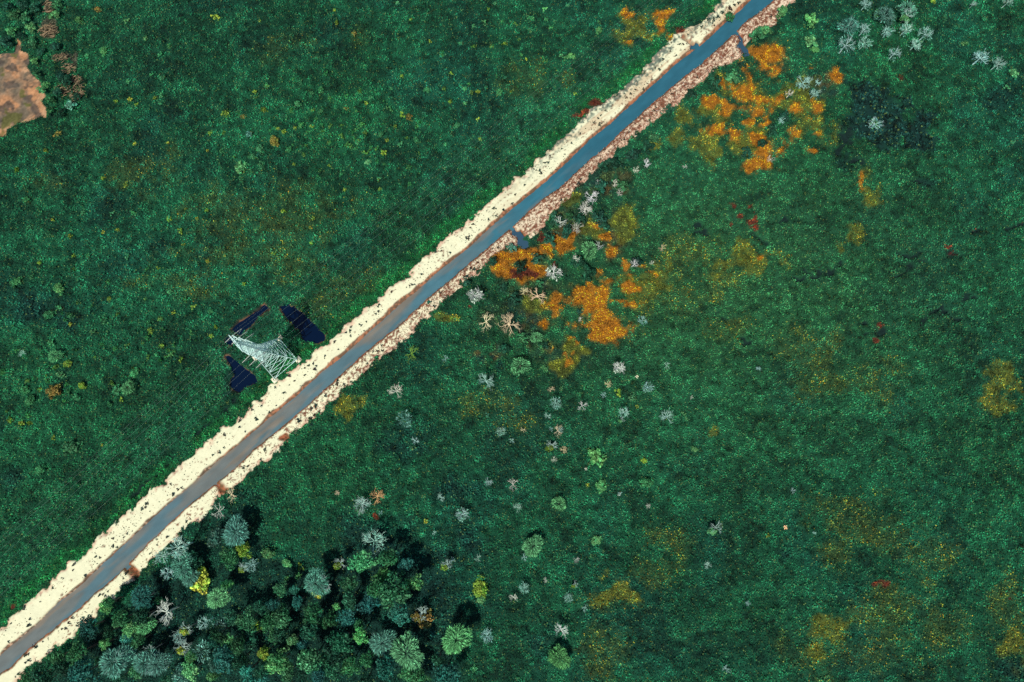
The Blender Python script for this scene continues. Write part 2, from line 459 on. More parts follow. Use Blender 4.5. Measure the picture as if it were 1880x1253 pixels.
# ---- colours (albedo, with the shade of crevices and hollows painted in)
def mixc(c, col, w):
    return c + (np.array(col) - c) * w[..., None]
g_big = fbm(GX, GY, 60, 61, 3)
g_mid = fbm(GX, GY, 16, 71, 3)
g_sm = fbm(GX, GY, 3.0, 81, 3)
def field(gb, gm):
    c = np.zeros(gb.shape + (3,)) + np.array((0.013, 0.150, 0.062))
    c = mixc(c, (0.008, 0.105, 0.060), ss(0.45, 0.75, gm) * 0.8)
    c = mixc(c, (0.014, 0.150, 0.052), ss(0.55, 0.30, gb) * 0.8)
    return c
veg = field(g_big, g_mid)
g_m2 = fbm(GX, GY, 7.0, 83, 3)
g_m3 = fbm(GX, GY, 28, 87, 2)
veg = veg * (0.62 + 0.50 * ss(0.3, 0.7, g_m2) + 0.36 * ss(0.3, 0.7, g_m3) * 0.8)[..., None]
bright = np.exp(-(((GX - W(1330, 520)[0]) / 75) ** 2 + ((GY - W(1330, 520)[1]) / 48) ** 2))
veg = mixc(veg, (0.046, 0.215, 0.066), bright * 0.7)
lush = np.exp(-((dSW + 2.6) / 2.6) ** 2) * (dSW < 0.5) * ss(0.38, 0.6, g_mid + 0.1)
veg = mixc(veg, (0.016, 0.24, 0.055), lush)
veg = mixc(veg, (0.085, 0.105, 0.030), w_scrub * ss(0.36, 0.52, fbm(GX, GY, 4, 39, 3)) * 0.75)
veg = mixc(veg, (0.17, 0.085, 0.025), w_scrub * ss(0.52, 0.66, fbm(GX, GY, 3, 46, 3)) * 0.7)
veg = mixc(veg, (0.008, 0.070, 0.055), w_scrub * ss(0.48, 0.60, fbm(GX, GY, 3.6, 40, 3)) * 0.9)
hollow_shade = ss(0.60, 0.72, fbm(GX + 0.6 * GY, GY - 0.3 * GX, 5.5, 48, 3))
veg = veg * (1 - 0.45 * hollow_shade)[..., None]  # dark spots painted as shaded hollows, ground height unchanged
streak = fbm(GX * .30 + GY * .10, GY - GX * .35, 2.4, 49, 3)
veg = veg * (0.72 + 0.56 * streak)[..., None]
veg_b = veg.copy()
veg = mixc(veg, (0.17, 0.22, 0.028), w_halo * 0.7)
veg = mixc(veg, (0.095, 0.175, 0.032), w_ol * 0.62)
veg = mixc(veg, (0.27, 0.30, 0.020), w_ye * 0.8)
veg = mixc(veg, (0.78, 0.30, 0.012), w_or)
veg = mixc(veg, (0.007, 0.050, 0.045), w_dk * 0.62)
veg = mixc(veg, (0.008, 0.046, 0.040), w_reed * (0.55 + 0.4 * ss(0.4, 0.6, fbm(GX, GY, 3, 45, 2))))
veg = mixc(veg, (0.22, 0.042, 0.016), w_ru)
veg = mixc(veg, (0.13, 0.10, 0.07), w_br * 0.8)
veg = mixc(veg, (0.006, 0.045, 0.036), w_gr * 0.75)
veg = mixc(veg, (0.010, 0.02, 0.022), w_cr * 0.9)  # crevices and the ditch shadow line painted dark over the grass
soil = veg * 0.32 + np.array((0.001, 0.008, 0.008))
# sand and litter
cream = np.array((0.705, 0.705, 0.480))
n_lit = fbm(S_ * 0.55, N_ * 1.25, 1.5, 91, 3)
n_fine = vn(GX, GY, 0.55, 95)
pink = np.array((0.58, 0.36, 0.26))
rust = np.array((0.30, 0.105, 0.050))
brown = np.array((0.14, 0.075, 0.035))
sand = np.zeros(GX.shape + (3,)) + cream
lit_w = np.where(west, 0.15 + 0.22 * ss(0.5, 1.0, along), 0.18 + 0.32 * ss(0.18, 0.5, along) + 0.62 * ss(0.5, 0.85, along))
patch = fbm(GX, GY, 9, 97, 2)
lit_w = np.clip(lit_w + np.where(east, (patch - .5) * 0.9 * ss(0.2, 0.6, along), 0), 0, .66)
thr = 0.82 - lit_w * 0.52
litter = ss(thr, thr + 0.04, n_lit * 0.45 + n_fine * 0.55)
sand = mixc(sand, (0.66, 0.50, 0.37), np.where(east, ss(0.35, 0.8, along) * 0.8, 0.0))
stain = ss(0.55, 0.8, along) * west * ss(0.50, 0.62, fbm(S_ * .22, N_ * 1.1, 2.5, 93, 3) + 0.10 * ss(4, 0.5, -dWW))
sand = mixc(sand, (0.42, 0.22, 0.11), stain * 0.45)
sand = mixc(sand, np.array((0.17, 0.062, 0.034)), litter * np.where(east, 0.95, 0.75))
edge_out = ss(1.5, 0.0, np.where(west, dSW, dSE))
sand = mixc(sand, pink, edge_out * ss(0.36, 0.52, n_lit) * 0.9)
# far end of the west bank: scrubby outer margin
scr = ss(0.62, 0.75, along) * west * ss(4.2 + 2 * (patch - .5), 1.6, dSW) * ss(0.40, 0.56, n_lit * .5 + n_fine * .5)
sand = mixc(sand, (0.04, 0.10, 0.085), scr * 0.8)
# wet rusty rim of the west bank, narrow brown lip of the east bank
rimw = (1.05 + 0.5 * ss(0.2, 0.45, along) + (vn(GX, GY, 3.5, 99) - .5) * 0.9)
rim = west * ss(rimw, rimw - 0.5, -dWW)
rcol = np.where((n_lit * .5 + n_fine * .5 > 0.52)[..., None], np.array((0.36, 0.135, 0.065)), np.array((0.13, 0.060, 0.032)))
rcol = np.where(((along < 0.27)[..., None]), rcol * 0.5 + np.array((0.03, 0.025, 0.02)) + (0.25 * (n_fine > 0.72))[..., None] * np.array((1, .85, .6)), rcol)
sand = sand + (rcol - sand) * (rim * 0.95)[..., None]
lip = east * ss(1.15, 0.75, -dWE + (n_lit - .5) * 0.8)
lipc = np.where((n_fine > 0.55)[..., None], rust * 1.1, brown * 0.7)
sand = sand + (lipc - sand) * (lip * 0.95)[..., None]
im = ss(1.1, 0.2, np.minimum(inl_w, inl_m)) * np.where(west, 0.75, 1.0)
sand = sand + (np.where((n_fine > 0.5)[..., None], rust, brown) - sand) * im[..., None]
# bare clearing
cl = np.zeros(GX.shape + (3,)) + np.array((0.30, 0.20, 0.125))
cn = fbm(GX, GY, 6, 101, 3)
cl = mixc(cl, (0.58, 0.29, 0.14), ss(0.48, 0.62, cn) * 0.9)
cl = mixc(cl, (0.16, 0.14, 0.10), ss(0.46, 0.34, cn) * 0.8)
cl = mixc(cl, (0.62, 0.36, 0.20), ss(2.6, 0.4, -clear_d) * ss(0.40, 0.55, n_lit) * 0.8)
cl = mixc(cl, (0.10, 0.085, 0.07), ss(0.52, 0.62, fbm(GX * .8 + GY * .5, GY - GX * .4, 3.5, 105, 3)) * 0.85)
cl = mixc(cl, (0.12, 0.13, 0.03), ss(0.60, 0.70, fbm(GX, GY, 4, 103, 3)) * 0.8)
cl = cl * (0.34 + 0.40 * n_fine + 0.36 * n_lit)[..., None]
# muddy pond rims
prim = ss(1.3, 0.1, pond_d) * (pond_d < 50)
pc = np.where((n_lit > 0.52)[..., None], np.array((0.20, 0.085, 0.05)), np.array((0.03, 0.02, 0.02)))
soil = soil + (pc - soil) * (prim * 0.9)[..., None]

clear_m = clear_d < 0
region = np.zeros(GX.shape, int)
region[west] = 1
region[east] = 2
region[clear_m] = 3
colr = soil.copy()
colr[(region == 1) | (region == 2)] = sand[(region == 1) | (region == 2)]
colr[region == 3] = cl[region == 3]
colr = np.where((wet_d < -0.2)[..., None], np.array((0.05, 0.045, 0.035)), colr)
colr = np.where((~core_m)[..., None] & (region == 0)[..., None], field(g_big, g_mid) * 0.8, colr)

idx = np.arange(NY * NX).reshape(NY, NX)
quads = np.stack([idx[:-1, :-1], idx[:-1, 1:], idx[1:, 1:], idx[1:, :-1]], -1).reshape(-1, 4)
freg = region[:-1, :-1].reshape(-1)
# the sand of a bank stays whole under its rim; faces are handed to one sheet each
Vall = np.stack([GX, GY, Z], -1).reshape(-1, 3)
Call = colr.reshape(-1, 3)
def sheet(name, r, mat, label, cat):
    F = quads[freg == r]
    u, inv = np.unique(F, return_inverse=True)
    m = mesh_np(name, Vall[u], inv.reshape(F.shape), Call[u], smooth=True)
    return tag(link(name, m, mat), label, cat, kind='structure')
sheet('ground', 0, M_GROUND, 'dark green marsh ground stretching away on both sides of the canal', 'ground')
sheet('sand_bank', 1, M_SAND, 'wide bare cream sand bank with rusty rim on the upper left side of the canal', 'sand bank')
sheet('sand_bank', 2, M_SAND, 'sand bank littered with reddish debris on the lower right side of the canal', 'sand bank')
sheet('bare_soil', 3, M_SAND, 'bare orange brown soil clearing at the left edge near the top', 'clearing')

# ------------------------------------------------------------------ water
def water_strip():
    s = np.arange(-260, np.linalg.norm(PB - PA) + 330, 0.8)
    k = 21
    rows = []
    for t in np.linspace(0, 1, k):
        n = at_line(L_WW, s) - 1.6 + (at_line(L_WE, s) - at_line(L_WW, s) + 3.2) * t
        rows.append(np.stack([PA[0] + s * EDIR[0] + n * NDIR[0], PA[1] + s * EDIR[1] + n * NDIR[1], np.full_like(s, -0.38)], -1))
    V = np.stack(rows, 1).reshape(-1, 3)
    n = len(s)
    i = np.arange(n * k).reshape(n, k)
    F = np.stack([i[:-1, :-1], i[1:, :-1], i[1:, 1:], i[:-1, 1:]], -1).reshape(-1, 4)
    al = np.repeat(s / np.linalg.norm(PB - PA), k)
    tt = np.tile(np.linspace(0, 1, k), n)
    x, y = V[:, 0], V[:, 1]
    S2, N2 = sn(x, y)
    n1 = fbm(S2 * 0.45, N2 * 2.2, 9, 201, 3)
    blue = np.clip(ss(0.42, 0.70, al) + ss(0.44, 0.60, n1 + (tt - .45) * 0.30) * 0.85 * (al < 0.62), 0, 1)
    murk = np.array((0.130, 0.152, 0.148))
    c = np.zeros((len(V), 3)) + murk
    c = mixc(c, (0.23, 0.17, 0.12), ss(0.40, 0.0, tt) * ss(0.6, 0.4, al) * ss(0.3, 0.6, n1) * 0.7)
    c = mixc(c, (0.036, 0.150, 0.205), np.clip(blue * (0.62 + 0.45 * ss(0.45, 0.7, al)), 0, 1))
    c = mixc(c, (0.026, 0.115, 0.165), ss(0.60, 0.8, al))
    wisp = fbm(S2 * 0.25, N2 * 1.6, 3.0, 205, 3)
    c = mixc(c, (0.20, 0.16, 0.115), ss(0.52, 0.70, wisp + 0.25 * (0.35 - tt)) * ss(0.78, 0.55, al) * 0.6)
    c = c * (0.80 + 0.40 * fbm(S2 * .4, N2, 1.6, 207, 3))[:, None]
    return mesh_np('canal_water', V, F, c)
tag(link('canal_water', water_strip(), M_WATER), 'long straight canal of murky grey water turning blue towards the top right', 'canal water', kind='structure')
def pond_sheet(P):
    P = np.array([W(*p)[:2] for p in P])
    c = P.mean(0)
    out = []
    for a in P:
        dv = a - c
        out.append(a + dv / np.linalg.norm(dv) * 1.6)
    V = [(c[0], c[1], -0.42)] + [(a[0], a[1], -0.42) for a in out]
    n = len(out)
    F = [(0, 1 + i, 1 + (i + 1) % n) for i in range(n)]
    return mesh_np('pond_water', V, F, np.zeros((len(V), 3)) + np.array((0.001, 0.007, 0.026)))
for P, t in zip(PONDS, ['narrow dark pond just above the top of the pylon', 'dark navy pond to the upper right of the pylon', 'dark navy pond to the lower left of the pylon', 'small dark red brown puddle below the peak of the pylon']):
    tag(link('pond_water', pond_sheet(P), M_WATER), t, 'pond', kind='structure')
# the three wet inlets, level with the canal but 4 mm lower
for (a, b, r, wet), t in zip(INLETS[:3], ['short water inlet cut through the lower right bank at mid canal', 'narrow water inlet through the lower right bank near the top', 'tiny water notch in the upper left bank near the top']):
    pa, pb = W(*a)[:2], W(*b)[:2]
    dv = (pb - pa) / np.linalg.norm(pb - pa)
    pr = np.array((-dv[1], dv[0])) * (r * mpp(*a)[0] + 1.2)
    V = [(*(pa + pr - dv), -0.384), (*(pa - pr - dv), -0.384), (*(pb - pr + dv), -0.384), (*(pb + pr + dv), -0.384)]
    V = [V[1], V[2], V[3], V[0]]
    tag(link('inlet_water', mesh_np('inlet_water', V, [(0, 1, 2, 3)], np.zeros((4, 3)) + np.array((0.030, 0.075, 0.12))), M_WATER), t, 'inlet', kind='structure')

# ------------------------------------------------------------------ marsh grass (nobody could count it)
rng = np.random.default_rng(5)
def sample(A, x, y):
    i = np.clip(((x - X0) / STEP).astype(int) + 28, 0, NX - 1)
    j = np.clip(((y - Y0) / STEP).astype(int) + 28, 0, NY - 1)
    return A[j, i]
def tufts(n):
    x, y = rng.uniform(X0 + 2, X1 - 2, n), rng.uniform(Y0 + 2, Y1 - 2, n)
    # leave out what no camera near the photograph's could see
    reg = sample(region, x, y)
    wd = sample(wet_d, x, y)
    keep = (reg == 0) & (wd > 0.5) & (sample(mud, x, y) < 0.4)
    keep &= (sample(prim, x, y) < 0.5 + 0.3 * rng.random(n)) & (sample(crev, x, y) > -0.1)
    keep &= ~((sample(w_reed, x, y) > 0.3) & (vn(x, y, 1.9, 401) < .30))
    keep &= ~((sample(w_dk, x, y) > 0.5) & (rng.random(n) < 0.25))
    return x[keep], y[keep]
def grass(name, x, y, label, cat, kmin=0.0):
    n = len(x)
    z = sample(Z, x, y)
    wo, wd = sample(w_or, x, y), sample(w_dk, x, y)
    dens = fbm(x, y, 2.2, 301, 3)
    hh = (0.10 + 1.0 * dens + 0.25 * rng.random(n)) * (0.8 + 0.5 * sample(w_gr, x, y))
    sz = rng.uniform(0.20, 0.44, n) * (1 + 0.35 * wd + 0.8 * sample(w_reed, x, y))
    th, ph = rng.uniform(0, 2 * np.pi, n), rng.uniform(0.15, 1.35, n)
    nrm = np.stack([np.sin(ph) * np.cos(th), np.sin(ph) * np.sin(th), np.cos(ph)], -1)
    a = np.cross(nrm, np.stack([np.cos(th * 3.7), np.sin(th * 3.7), np.zeros(n) + .3], -1))
    a /= np.linalg.norm(a, axis=1)[:, None]
    b = np.cross(nrm, a)
    c = np.stack([x, y, z + hh], -1)
    la, lb = sz[:, None] * 0.62, sz[:, None] * rng.uniform(0.28, 0.55, n)[:, None]
    V = np.stack([c - a * la, c + b * lb, c + a * la, c - b * lb], 1).reshape(-1, 3)
    F = np.arange(4 * n).reshape(n, 4)
    if name == 'orange_bracken':
        col = sample(veg, x, y).copy()
        col *= np.where(rng.random(n) < .22, .45, 1.0)[:, None]
    else:
        # a tuft is either dry or green, never a blend: the patches thin out tuft by tuft
        col = sample(veg, x, y).copy()
        gb = sample(veg_b, x, y)
        dry = np.maximum(np.maximum(w_halo_s := sample(w_halo, x, y) * .78, sample(w_ol, x, y) * np.where(sn(x, y)[1] < at_line(L_WW, sn(x, y)[0]), .20, .50)), sample(w_ye, x, y) * .95)
        plain = (sample(w_dk, x, y) < .1) & (sample(w_reed, x, y) < .05) & (sample(w_scrub, x, y) < .15) & (sample(w_ru, x, y) < .05) & (sample(w_gr, x, y) < .3) & (sample(w_cr, x, y) < .2) & (sample(w_br, x, y) < .1)
        col[plain] = gb[plain]
        isd = plain & (rng.random(n) < dry)
        hue = rng.random(n)[:, None]
        dcol = np.where(hue < .45, np.array((0.10, 0.185, 0.034)), np.where(hue < .8, np.array((0.26, 0.29, 0.028)), np.array((0.36, 0.25, 0.022))))
        col[isd] = dcol[isd]
        fleck = plain & (rng.random(n) < .10)
        col[fleck] = np.array((0.060, 0.095, 0.034))
        emb = plain & (rng.random(n) < sample(w_halo, x, y) * .12)
        col[emb] = np.array((0.60, 0.24, 0.015))
    k = np.minimum(rng.lognormal(0.0, 0.38, n), 2.0)
    clump = 0.20 + 1.6 * ss(.22, .78, fbm(x, y, 1.7, 311, 2)) * (.7 + .6 * dens)  # lit crests and dark gaps of clumps painted into the tuft colour
    reed = sample(w_reed, x, y)
    col[reed > .3] = np.array((0.007, 0.044, 0.036))
    col *= (k * clump)[:, None]
    yel = (rng.random(n) < 0.05 + 0.10 * sample(w_ol, x, y)) & (wo < 0.4)
    col[yel] = col[yel] * 0.5 + np.array((0.13, 0.20, 0.05)) * rng.uniform(0.5, 1.3, yel.sum())[:, None]
    pal = (rng.random(n) < 0.05) & (wo < 0.4)
    col[pal] = col[pal] * 0.6 + np.array((0.06, 0.14, 0.05)) * rng.uniform(0.4, 1.0, pal.sum())[:, None]
    col = np.clip(col, 0, 0.8)
    m = mesh_np(name, V, F, np.repeat(col, 4, 0))
    return tag(link(name, m, M_GRASS), label, cat, kind='stuff')
gx, gy = tufts(NTUFT)
is_or = (sample(w_or, gx, gy) + rng.normal(0, .08, len(gx))) > 0.5
grass('marsh_grass', gx[~is_or], gy[~is_or], 'dense green marsh grass covering the fields on both sides', 'grass')
grass('orange_bracken', gx[is_or], gy[is_or], 'bright orange withered bracken in ragged patches right of the canal', 'bracken')
# ------------------------------------------------------------------ bars, tubes
class MB:
    """gathers bars into one mesh"""
    def __init__(self):
        self.V, self.F, self.n = [], [], 0
    def bar(self, a, b, r0, r1=None, sides=4):
        a, b = np.asarray(a, float), np.asarray(b, float)
        r1 = r0 if r1 is None else r1
        dv = b - a
        L = np.linalg.norm(dv)
        if L < 1e-6:
            return
        dv /= L
        up = np.array((0, 0, 1.0)) if abs(dv[2]) < 0.9 else np.array((1.0, 0, 0))
        u = np.cross(dv, up)
        u /= np.linalg.norm(u)
        w = np.cross(dv, u)
        t = np.arange(sides) * 2 * np.pi / sides + np.pi / sides
        ring = np.cos(t)[:, None] * u + np.sin(t)[:, None] * w
        self.V += [a + ring * r0, b + ring * r1]
        i = self.n
        for k in range(sides):
            k2 = (k + 1) % sides
            self.F.append((i + k, i + k2, i + sides + k2, i + sides + k))
        self.n += 2 * sides
    def tube(self, P, rs, sides=5):
        for k in range(len(P) - 1):
            self.bar(P[k], P[k + 1], rs[k], rs[k + 1], sides)
    def box(self, c, s, ax=None):
        c = np.asarray(c, float)
        ax = np.eye(3) if ax is None else ax
        P = []
        for z in (-1, 1):
            for x, y in ((-1, -1), (1, -1), (1, 1), (-1, 1)):
                P.append(c + ax[0] * x * s[0] / 2 + ax[1] * y * s[1] / 2 + ax[2] * z * s[2] / 2)
        i = self.n
        self.V.append(np.array(P))
        self.F += [(i, i + 3, i + 2, i + 1), (i + 4, i + 5, i + 6, i + 7)]
        for k in range(4):
            k2 = (k + 1) % 4
            self.F.append((i + k, i + k2, i + 4 + k2, i + 4 + k))
        self.n += 8
    def mesh(self, name, col=None, smooth=False):
        V = np.concatenate(self.V)
        c = None if col is None else np.zeros((len(V), 3)) + np.array(col)
        return mesh_np(name, V, np.array(self.F), c, smooth)

# ------------------------------------------------------------------ the pylon
f1, f2, f3 = W(514, 620)[:2], W(549, 661)[:2], W(505, 698)[:2]
pc0 = (f1 + f3) / 2                        # middle of the base
aax = (f2 - f1) / np.linalg.norm(f2 - f1)  # along the cross-arms
lax = np.array((-aax[1], aax[0]))          # along the line
if lax[0] < 0:
    lax = -lax
HB = 5.05                                  # half the base
PYLON = empty('pylon', (pc0[0], pc0[1], 0.0), math.atan2(aax[1], aax[0]))
tag(PYLON, 'white steel lattice pylon standing between dark ponds beside the canal', 'pylon')
ZT = 35.6
LEV = [0.6, 6.2, 10.6, 14.0, 16.8, 19.2, 21.4, 24.0, 26.6, 29.2, 31.8, 34.0, ZT]
def half(z):
    return float(np.interp(z, [0, 16.8, 21.4, 31.8, ZT], [HB, 1.75, 1.35, 0.85, 0.25]))
def corner(z, k):
    h = half(z)
    return np.array(((h, h), (-h, h), (-h, -h), (h, -h))[k] + (z,), float)
fo = []
for k in range(4):
    b = MB()
    c = corner(0, k)
    b.box((c[0], c[1], 0.15), (1.9, 1.9, 1.1))
    b.bar((c[0], c[1], 0.70), (c[0], c[1], 1.05), 0.55, 0.42, 8)
    fo.append(link('footing', b.mesh('footing'), M_CONC, PYLON))
for k in range(4):
    b = MB()
    for z0, z1 in zip(LEV[:-1], LEV[1:]):
        b.bar(corner(z0, k), corner(z1, k), 0.15)
    link('leg', b.mesh('leg'), M_STEEL, PYLON)
def panel(b, p, q, r, s, rr):
    """cross bracing with a secondary bar between p-q below and r-s above"""
    b.bar(p, s, rr)
    b.bar(q, r, rr)
    b.bar(r, s, rr)
for k in range(4):
    b = MB()
    k2 = (k + 1) % 4
    b.bar(corner(0.9, k), corner(0.9, k2), 0.11)
    for i, (z0, z1) in enumerate(zip(LEV[:-1], LEV[1:])):
        p, q, r, s = corner(z0, k), corner(z0, k2), corner(z1, k), corner(z1, k2)
        if i < 3:
            # big panels: each diagonal is stiffened by short bars back to the legs
            panel(b, p, q, r, s, 0.080)
            m = (p + q + r + s) / 4
            for t in (0.3, 0.62):
                b.bar(p + (r - p) * t, p + (s - p) * t * 0.62, 0.042)
                b.bar(q + (s - q) * t, q + (r - q) * t * 0.62, 0.042)
                b.bar(p + (r - p) * t, p + (s - p) * (t - .22), 0.038)
                b.bar(q + (s - q) * t, q + (r - q) * (t - .22), 0.038)
        else:
            zm = (z0 + z1) / 2
            pm, qm = corner(zm, k), corner(zm, k2)
            panel(b, p, q, pm, qm, 0.050)
            panel(b, pm, qm, r, s, 0.050)
    link('lattice_face', b.mesh('lattice_face'), M_STEEL, PYLON)
for z in LEV[1:-1]:
    b = MB()
    b.bar(corner(z, 0), corner(z, 2), 0.05)
    b.bar(corner(z, 1), corner(z, 3), 0.05)
    link('plan_brace', b.mesh('plan_brace'), M_STEEL, PYLON)
ARMS = [(21.4, 4.5), (26.6, 4.3), (31.8, 4.0), (ZT, 3.3)]
TIPS = []
for z, L in ARMS:
    for s in (-1, 1):
        b = MB()
        h = half(z)
        tip = np.array((s * (L), 0.0, z + 0.05))
        zb = z - 1.5 if z < ZT else z - 1.3
        hb = half(zb)
        for e in (-1, 1):
            b.bar((s * h, e * h, z), tip, 0.10)
            b.bar((s * hb, e * hb, zb), tip, 0.09)
            for t0, t1 in ((0.0, .3), (.3, .55), (.55, .8)):
                A0 = np.array((s * h, e * h, z))
                B0 = np.array((s * hb, e * hb, zb))
                b.bar(A0 + (tip - A0) * t0, B0 + (tip - B0) * t1, 0.05)
                b.bar(B0 + (tip - B0) * t1, A0 + (tip - A0) * t1, 0.05)
                O0 = np.array((s * h, -e * h, z))
                b.bar(A0 + (tip - A0) * t0, O0 + (tip - O0) * t1, 0.05)
        arm = link('cross_arm', b.mesh('cross_arm'), M_STEEL, PYLON)
        TIPS.append((tip, z < ZT))
wire_ends = []
for tip, cond in TIPS:
    for s in (-1, 1):
        if not cond:
            wire_ends.append((tip, 0.0))
            break
        b = MB()
        for off in (0.0,):
            p0 = tip + np.array((off * 0.6, 0.15 * s, -0.15))
            p1 = tip + np.array((off, 3.1 * s, -0.75))
            n = 14
            for i in range(n):
                q0, q1 = p0 + (p1 - p0) * (i / n), p0 + (p1 - p0) * ((i + .62) / n)
                b.bar(q0, q1, 0.15, 0.08, 6)
            b.bar(p0, p1, 0.045)
        link('insulator', b.mesh('insulator'), M_GLASS, PYLON)
    if cond:
        # the jumper loop that carries the current past the arm
        b = MB()
        for off in (0.0,):
            P = [tip + np.array((off, y, -0.75 - 1.7 * (1 - (y / 3.1) ** 2))) for y in np.linspace(-3.1, 3.1, 13)]
            b.tube(P, [0.035] * 13, 4)
        link('jumper', b.mesh('jumper'), M_WIRE, PYLON)

# ------------------------------------------------------------------ the wires
rz = math.atan2(aax[1], aax[0])
rot = np.array(((math.cos(rz), -math.sin(rz), 0), (math.sin(rz), math.cos(rz), 0), (0, 0, 1)))
side_word = {-1: 'upper left', 1: 'lower right'}
lev_word = ['lowest', 'middle', 'top']
for i, (tip, cond) in enumerate(TIPS):
    lev, s = i // 2, (-1 if i % 2 == 0 else 1)
    b = MB()
    offs = (0.0,)
    for off in offs:
        P = []
        for sd in (-1, 1):
            half_p = []
            y0 = 3.1 if cond else 0.0
            for t in np.linspace(0, 1, 26):
                y = y0 + (330 - y0) * t
                x = t * 330
                sag = 9.0 * 4 * (t * 0.95) * (1 - t * 0.95)
                half_p.append(rot @ (tip + np.array((off, sd * y, (-0.75 if cond else 0) - sag))) + np.array((pc0[0], pc0[1], 0)))
            P = half_p[::-1] if sd < 0 else P + half_p
        b.tube(P, [0.010 if cond else 0.008] * len(P), 4)
    if cond:
        tag(link('power_cable', b.mesh('power_cable'), M_WIRE),
            'thin power cable from the %s %s arm of the pylon' % (lev_word[lev], side_word[s]), 'cable', 'power cables strung along the canal')
    else:
        tag(link('earth_wire', b.mesh('earth_wire'), M_WIRE),
            'single thin earth wire from the %s peak of the pylon' % side_word[s], 'cable', 'earth wires strung along the canal')

# ------------------------------------------------------------------ plant prototypes, all with crown radius 1
def leaf_quads(c, nrm, size, asp, rng, col):
    n = len(c)
    r = rng.normal(size=(n, 3))
    a = np.cross(nrm, r)
    a /= np.linalg.norm(a, axis=1)[:, None] + 1e-9
    b = np.cross(nrm, a)
    la, lb = (size * 0.5)[:, None], (size * asp * 0.5)[:, None]
    V = np.stack([c - a * la, c + b * lb, c + a * la, c - b * lb], 1).reshape(-1, 3)
    return V, np.repeat(col, 4, 0)

def crown_dense(seed, nl=26, per=46, leaf=0.15, flat=0.62, hole=0.1, name='crown'):
    rng = np.random.default_rng(seed)
    cs, rs, tn = [], [], []
    sq = rng.uniform(0.8, 1.15, 2)
    th0 = rng.uniform(0, 6.28)
    for i in range(nl):
        r = 0.80 * math.sqrt((i + .5) / nl)
        a = i * 2.39996 + rng.normal(0, .25) + th0
        lob = 1 + 0.20 * math.sin(2 * a + seed * 1.7) + 0.16 * math.sin(3 * a + seed) + 0.1 * math.sin(5 * a + 2 * seed)
        r *= lob
        cs.append((r * math.cos(a) * sq[0], r * math.sin(a) * sq[1], flat * (1 - r * r) + rng.normal(0, .13)))
        rs.append(rng.uniform(.15, .34))
        tn.append(rng.uniform(.6, 1.45))
    Vs, Cs = [], []
    for c, r, t in zip(cs, rs, tn):
        d = rng.normal(size=(per, 3))
        d[:, 2] = np.abs(d[:, 2]) * 0.9 - 0.25
        d /= np.linalg.norm(d, axis=1)[:, None]
        p = np.array(c) + d * r * rng.uniform(.65, 1.12, per)[:, None]
        nm = d + rng.normal(0, .55, (per, 3))
        nm /= np.linalg.norm(nm, axis=1)[:, None]
        col = np.zeros((per, 3)) + (t * rng.lognormal(0, .35, per))[:, None]
        col[:, 0] *= rng.uniform(.7, 1.5)
        V, cc = leaf_quads(p, nm, rng.uniform(.75, 1.35, per) * leaf, rng.uniform(.5, .9, per), rng, col)
        Vs.append(V)
        Cs.append(cc)
    V, c = np.concatenate(Vs), np.concatenate(Cs)
    return mesh_np(name, V, np.arange(len(V)).reshape(-1, 4), c)

def crown_feather(seed, n=1150, name='crown'):
    """a round crown of thin sprays that run outward from its middle"""
    rng = np.random.default_rng(seed)
    a = rng.uniform(0, 2 * np.pi, n)
    br = np.round(a / (2 * np.pi) * 19) * (2 * np.pi / 19)      # sprays gather along the branches
    a = a + (br - a) * 0.30 + rng.normal(0, .10, n)
    lob = 1 + 0.18 * np.sin(2 * a + seed) + 0.12 * np.sin(3 * a + seed) + 0.08 * np.sin(7 * a + seed * 2)
    r0 = np.sqrt(rng.random(n)) * 0.80 * lob
    ln = rng.uniform(.06, .24, n)
    z0 = 0.75 * (1 - (r0 / 1.1) ** 2) + rng.normal(0, .06, n)
    z1 = z0 + rng.uniform(-.08, .16, n)
    p = np.stack([r0 * np.cos(a), r0 * np.sin(a), z0], -1)
    a2 = a + rng.normal(0, 1.0, n)
    q = np.stack([(r0 + ln) * np.cos(a) + .16 * np.cos(a2), (r0 + ln) * np.sin(a) + .16 * np.sin(a2), z1], -1)
    dv = q - p
    dv /= np.linalg.norm(dv, axis=1)[:, None]
    up = rng.normal(0, .45, (n, 3)) + np.array((0, 0, 1.0))
    sd = np.cross(dv, up)
    sd /= np.linalg.norm(sd, axis=1)[:, None]
    w = rng.uniform(.016, .045, n)[:, None]
    m = p + (q - p) * 0.55
    V = np.stack([p, m + sd * w, q, m - sd * w], 1).reshape(-1, 3)
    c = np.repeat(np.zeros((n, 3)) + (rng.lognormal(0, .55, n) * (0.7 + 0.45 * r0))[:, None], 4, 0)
    return mesh_np(name, V, np.arange(4 * n).reshape(n, 4), c)

